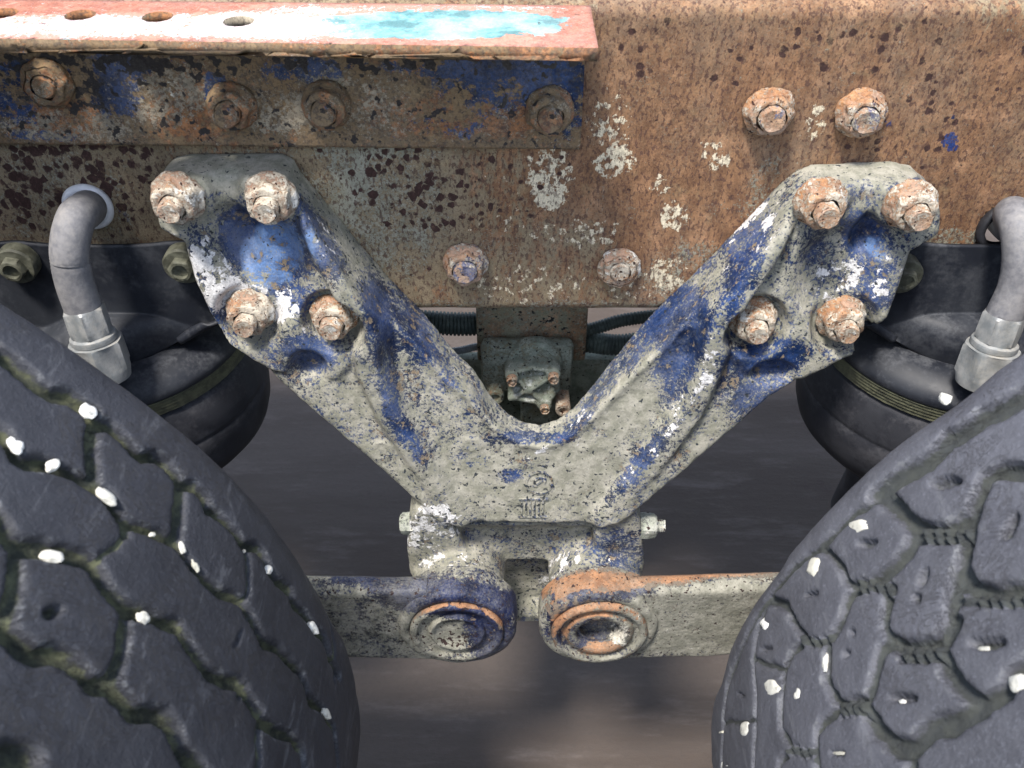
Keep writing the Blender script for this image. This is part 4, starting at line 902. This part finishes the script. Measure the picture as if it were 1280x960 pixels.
GL = [
 ([(-20, 425), (0, 441), (11, 446), (30, 464), (47, 479), (64, 491), (90, 496), (101, 504), (116, 515), (122, 528)], .012, .013),
 ([(122, 528), (139, 530), (154, 545), (169, 562), (180, 571), (195, 569), (210, 579), (223, 596), (229, 605)], .009, .012),
 ([(229, 605), (244, 609), (256, 622), (261, 637), (276, 646), (286, 654), (299, 667), (306, 682), (321, 684), (331, 695), (336, 710), (347, 725), (364, 738), (370, 757), (385, 772), (396, 789), (407, 796), (413, 819), (426, 845)], .008, .010),
 ([(122, 528), (119, 545), (118, 560), (118, 582), (121, 600)], .008, .009),
 ([(-20, 520), (0, 538), (6, 545), (22, 569), (34, 577), (52, 579), (71, 584), (90, 590), (105, 597), (120, 607), (131, 614), (148, 637), (156, 649)], .009, .012),
 ([(156, 649), (169, 658), (187, 664), (206, 671), (221, 677), (231, 688), (239, 699), (250, 714), (262, 728), (277, 739), (304, 752), (317, 777), (332, 804), (349, 813), (362, 822), (374, 834), (383, 856), (389, 873), (404, 884), (411, 899), (419, 912), (424, 960)], .0068, .010),
 ([(229, 605), (227, 622), (226, 650), (223, 676)], .008, .009),
 ([(309, 684), (311, 700), (312, 740), (308, 752)], .003, .006),
 ([(156, 649), (159, 662), (158, 668)], .006, .008), ([(158, 668), (142, 684), (129, 692), (122, 714)], .0022, .004),
 ([(-20, 630), (0, 651), (8, 662), (19, 679), (34, 686), (56, 685), (81, 692), (105, 699), (118, 709), (128, 726), (142, 742), (157, 757), (169, 765), (187, 767), (206, 776), (222, 781)], .0105, .012),
 ([(222, 781), (235, 804), (250, 824), (261, 839), (282, 849), (302, 856), (310, 871), (321, 886), (331, 903), (347, 912), (366, 918), (380, 940), (384, 975)], .0085, .010),
 ([(24, 690), (22, 715), (19, 742), (12, 780)], .009, .008), ([(160, 760), (160, 784), (156, 817), (150, 836), (146, 858)], .008, .009),
 ([(-20, 760), (0, 778), (11, 787), (28, 808), (47, 819), (69, 816), (90, 825), (105, 838), (120, 857), (142, 859), (154, 874), (169, 891), (187, 892), (206, 898), (223, 915), (232, 939), (245, 952), (262, 975)], .0125, .013),
 ([(326, 900), (322, 925), (324, 975)], .005, .007), ([(300, 870), (308, 858)], .004, .006), ([(415, 760), (418, 800), (420, 850)], .003, .004)]
PL_ = [(66, 764, 13, 9, -30, .007), (24, 948, 34, 26, 0, .010), (300, 800, 3, 12, 30, .002), (10, 800, 8, 5, 0, .003)]
SL = [(110, 514, 12, 7, 50, 'white stone in the shoulder groove high on the left tyre, beside the Y junction'), (19, 557, 14, 8, 55, 'large cream stone nearest the left picture edge, upper left tyre groove'),
 (66, 582, 9, 7, -20, 'small triangular white stone just right of the large cream one, left tyre'), (133, 621, 16, 6, 38, 'long white stone at the middle of the second left tyre groove'),
 (65, 695, 14, 8, 10, 'round topped white stone in the third groove near the left edge'), (190, 668, 4, 3, 0, 'tiny white grit speck right of the long white stone'),
 (228, 684, 4, 8, -20, 'short white stone above the yellowish sliver on the left tyre'), (244, 706, 4, 10, -28, 'yellowish white sliver of stone in the second left tyre groove'),
 (305, 689, 2.5, 2.5, 0, 'tiniest white grit speck below the left tyre shoulder'), (335, 712, 5, 6, 10, 'small triangular stone low in the left tyre shoulder groove'),
 (179, 773, 9, 7, 30, 'cream stone alone in the third groove at the centre of the left tyre'), (391, 785, 5, 9, -20, 'white oval stone near the right hand edge of the left tyre'),
 (407, 892, 3.5, 8, -20, 'slim white stone lowest on the left tyre, near its right edge')]
GR = [
 ([(1300, 484), (1280, 494), (1261, 504), (1246, 512), (1229, 517), (1220, 527), (1201, 540), (1186, 546), (1177, 559), (1160, 576), (1141, 587), (1122, 596), (1103, 611), (1092, 619)], .0175, .012),
 ([(1092, 619), (1084, 634), (1067, 642), (1054, 656), (1040, 668), (1023, 683), (1005, 694), (987, 712), (965, 738), (955, 752), (940, 780), (927, 806), (915, 835), (907, 859), (903, 900), (902, 975)], .005, .006),
 ([(1092, 619), (1112, 630), (1128, 645), (1142, 658), (1161, 662), (1189, 655), (1213, 643), (1219, 620), (1230, 597), (1252, 588), (1280, 589), (1300, 588)], .013, .013),
 ([(1150, 667), (1180, 668), (1208, 667), (1213, 645)], .011, .009),
 ([(1140, 662), (1135, 680), (1119, 703), (1103, 717), (1080, 726), (1068, 728)], .011, .011),
 ([(1023, 683), (1045, 705), (1058, 722), (1072, 736)], .005, .009), ([(1072, 732), (1096, 732), (1111, 738)], .010, .008),
 ([(1210, 668), (1203, 690), (1199, 715), (1192, 735), (1186, 752), (1180, 782), (1170, 803), (1150, 808), (1127, 808), (1113, 800)], .011, .012),
 ([(1113, 800), (1104, 784), (1105, 762), (1109, 740)], .009, .008), ([(1127, 816), (1150, 818), (1175, 817)], .011, .009),
 ([(1199, 715), (1215, 738), (1244, 741), (1280, 738), (1300, 737)], .013, .013), ([(1225, 753), (1250, 751), (1280, 749), (1300, 748)], .010, .009),
 ([(1186, 752), (1205, 752), (1222, 755)], .004, .006), ([(1194, 775), (1188, 795), (1177, 812)], .006, .008),
 ([(1175, 817), (1183, 840), (1196, 856), (1210, 868), (1226, 880), (1240, 874), (1257, 860), (1266, 846), (1280, 836), (1300, 826)], .012, .012),
 ([(1113, 800), (1098, 812), (1092, 835), (1087, 860), (1080, 878)], .008, .008),
 ([(1226, 884), (1205, 896), (1188, 905), (1167, 907), (1152, 920), (1135, 937), (1115, 934), (1098, 916), (1083, 893)], .014, .012),
 ([(1135, 937), (1140, 975)], .010, .009), ([(1083, 893), (1080, 878), (1062, 880), (1047, 884), (1036, 868), (1028, 850), (1032, 827), (1036, 800)], .007, .010),
 ([(1052, 889), (1078, 887)], .009, .008),
 ([(958, 749), (980, 760), (992, 784), (1005, 801), (1022, 803), (1040, 795), (1050, 775), (1060, 745), (1070, 734)], .0075, .010),
 ([(1005, 803), (990, 815), (978, 838), (974, 871), (974, 910), (989, 936), (1005, 944), (1018, 940), (1018, 915), (1028, 900), (1042, 892)], .0055, .008),
 ([(989, 936), (975, 950), (968, 975)], .004, .006), ([(1018, 940), (1024, 975)], .005, .007), ([(958, 749), (946, 790), (940, 830), (943, 880), (941, 975)], .004, .006), ([(940, 825), (975, 835)], .003, .005), ([(903, 905), (943, 900)], .003, .004)]
PR_ = [(1180, 602, 19, 7, -8, .008), (1265, 658, 7, 20, 28, .007), (1152, 722, 7, 13, 25, .006), (1145, 746, 7, 6, 0, .006), (1235, 804, 24, 7, -5, .008), (1127, 872, 19, 6, 5, .007), (1082, 678, 13, 5, -10, .006), (1012, 745, 10, 3, -5, .005), (1057, 817, 5, 5, 0, .004), (1064, 790, 5, 4, 0, .004), (1046, 939, 12, 4, 0, .005), (958, 811, 8, 3, 0, .004), (925, 866, 6, 2, 0, .003), (1110, 640, 12, 7, 20, .003)]
SR = [(1181, 499, 8, 7, 20, 'small white stone on the smooth shoulder near the right air spring'), (1074, 658, 14, 8, -28, 'largest wedge shaped white stone on the right tyre shoulder'),
 (1018, 709, 8, 13, 25, 'leaf shaped white stone just below the wedge shaped one'), (958, 779, 6, 8, 20, 'small white stone on the right tyre level with the rod eyes'),
 (965, 859, 11, 11, 0, 'round white stone low on the right tyre'), (999, 866, 4, 10, 5, 'upright white sliver just right of the round white stone'),
 (933, 911, 6, 9, 0, 'square white stone below the round one'), (900, 914, 4, 4, 0, 'tiny white chip at the left rim of the right tyre'),
 (907, 957, 6, 6, 0, 'pale stone cut by the bottom picture edge, right tyre'), (1273, 854, 13, 11, -30, 'big squarish white stone at the right picture edge'),
 (1032, 827, 2, 13, 5, 'hair thin white sliver standing in a right tyre groove'), (1230, 811, 9, 3, -5, 'cream stone sitting in the slot of a right tyre block'), (1128, 877, 4, 3, 0, 'tiny cream stone in the slot of the lower right block'),
 (1048, 941, 9, 3, 0, 'flat cream sliver in the slot of the lowest right block')]
tyre('darker left truck tyre with mossy zigzag grooves and rounded blocks', -.688, -.102, .557, math.radians(-25), math.radians(92), GL, PL_, 1.0, 'truck tyres flanking the bracket', SL, 1)
tyre('paler sunlit right truck tyre with many slotted blocks', .735, -.110, .561, math.radians(85), math.radians(205), GR, PR_, .15, 'truck tyres flanking the bracket', SR, -1)
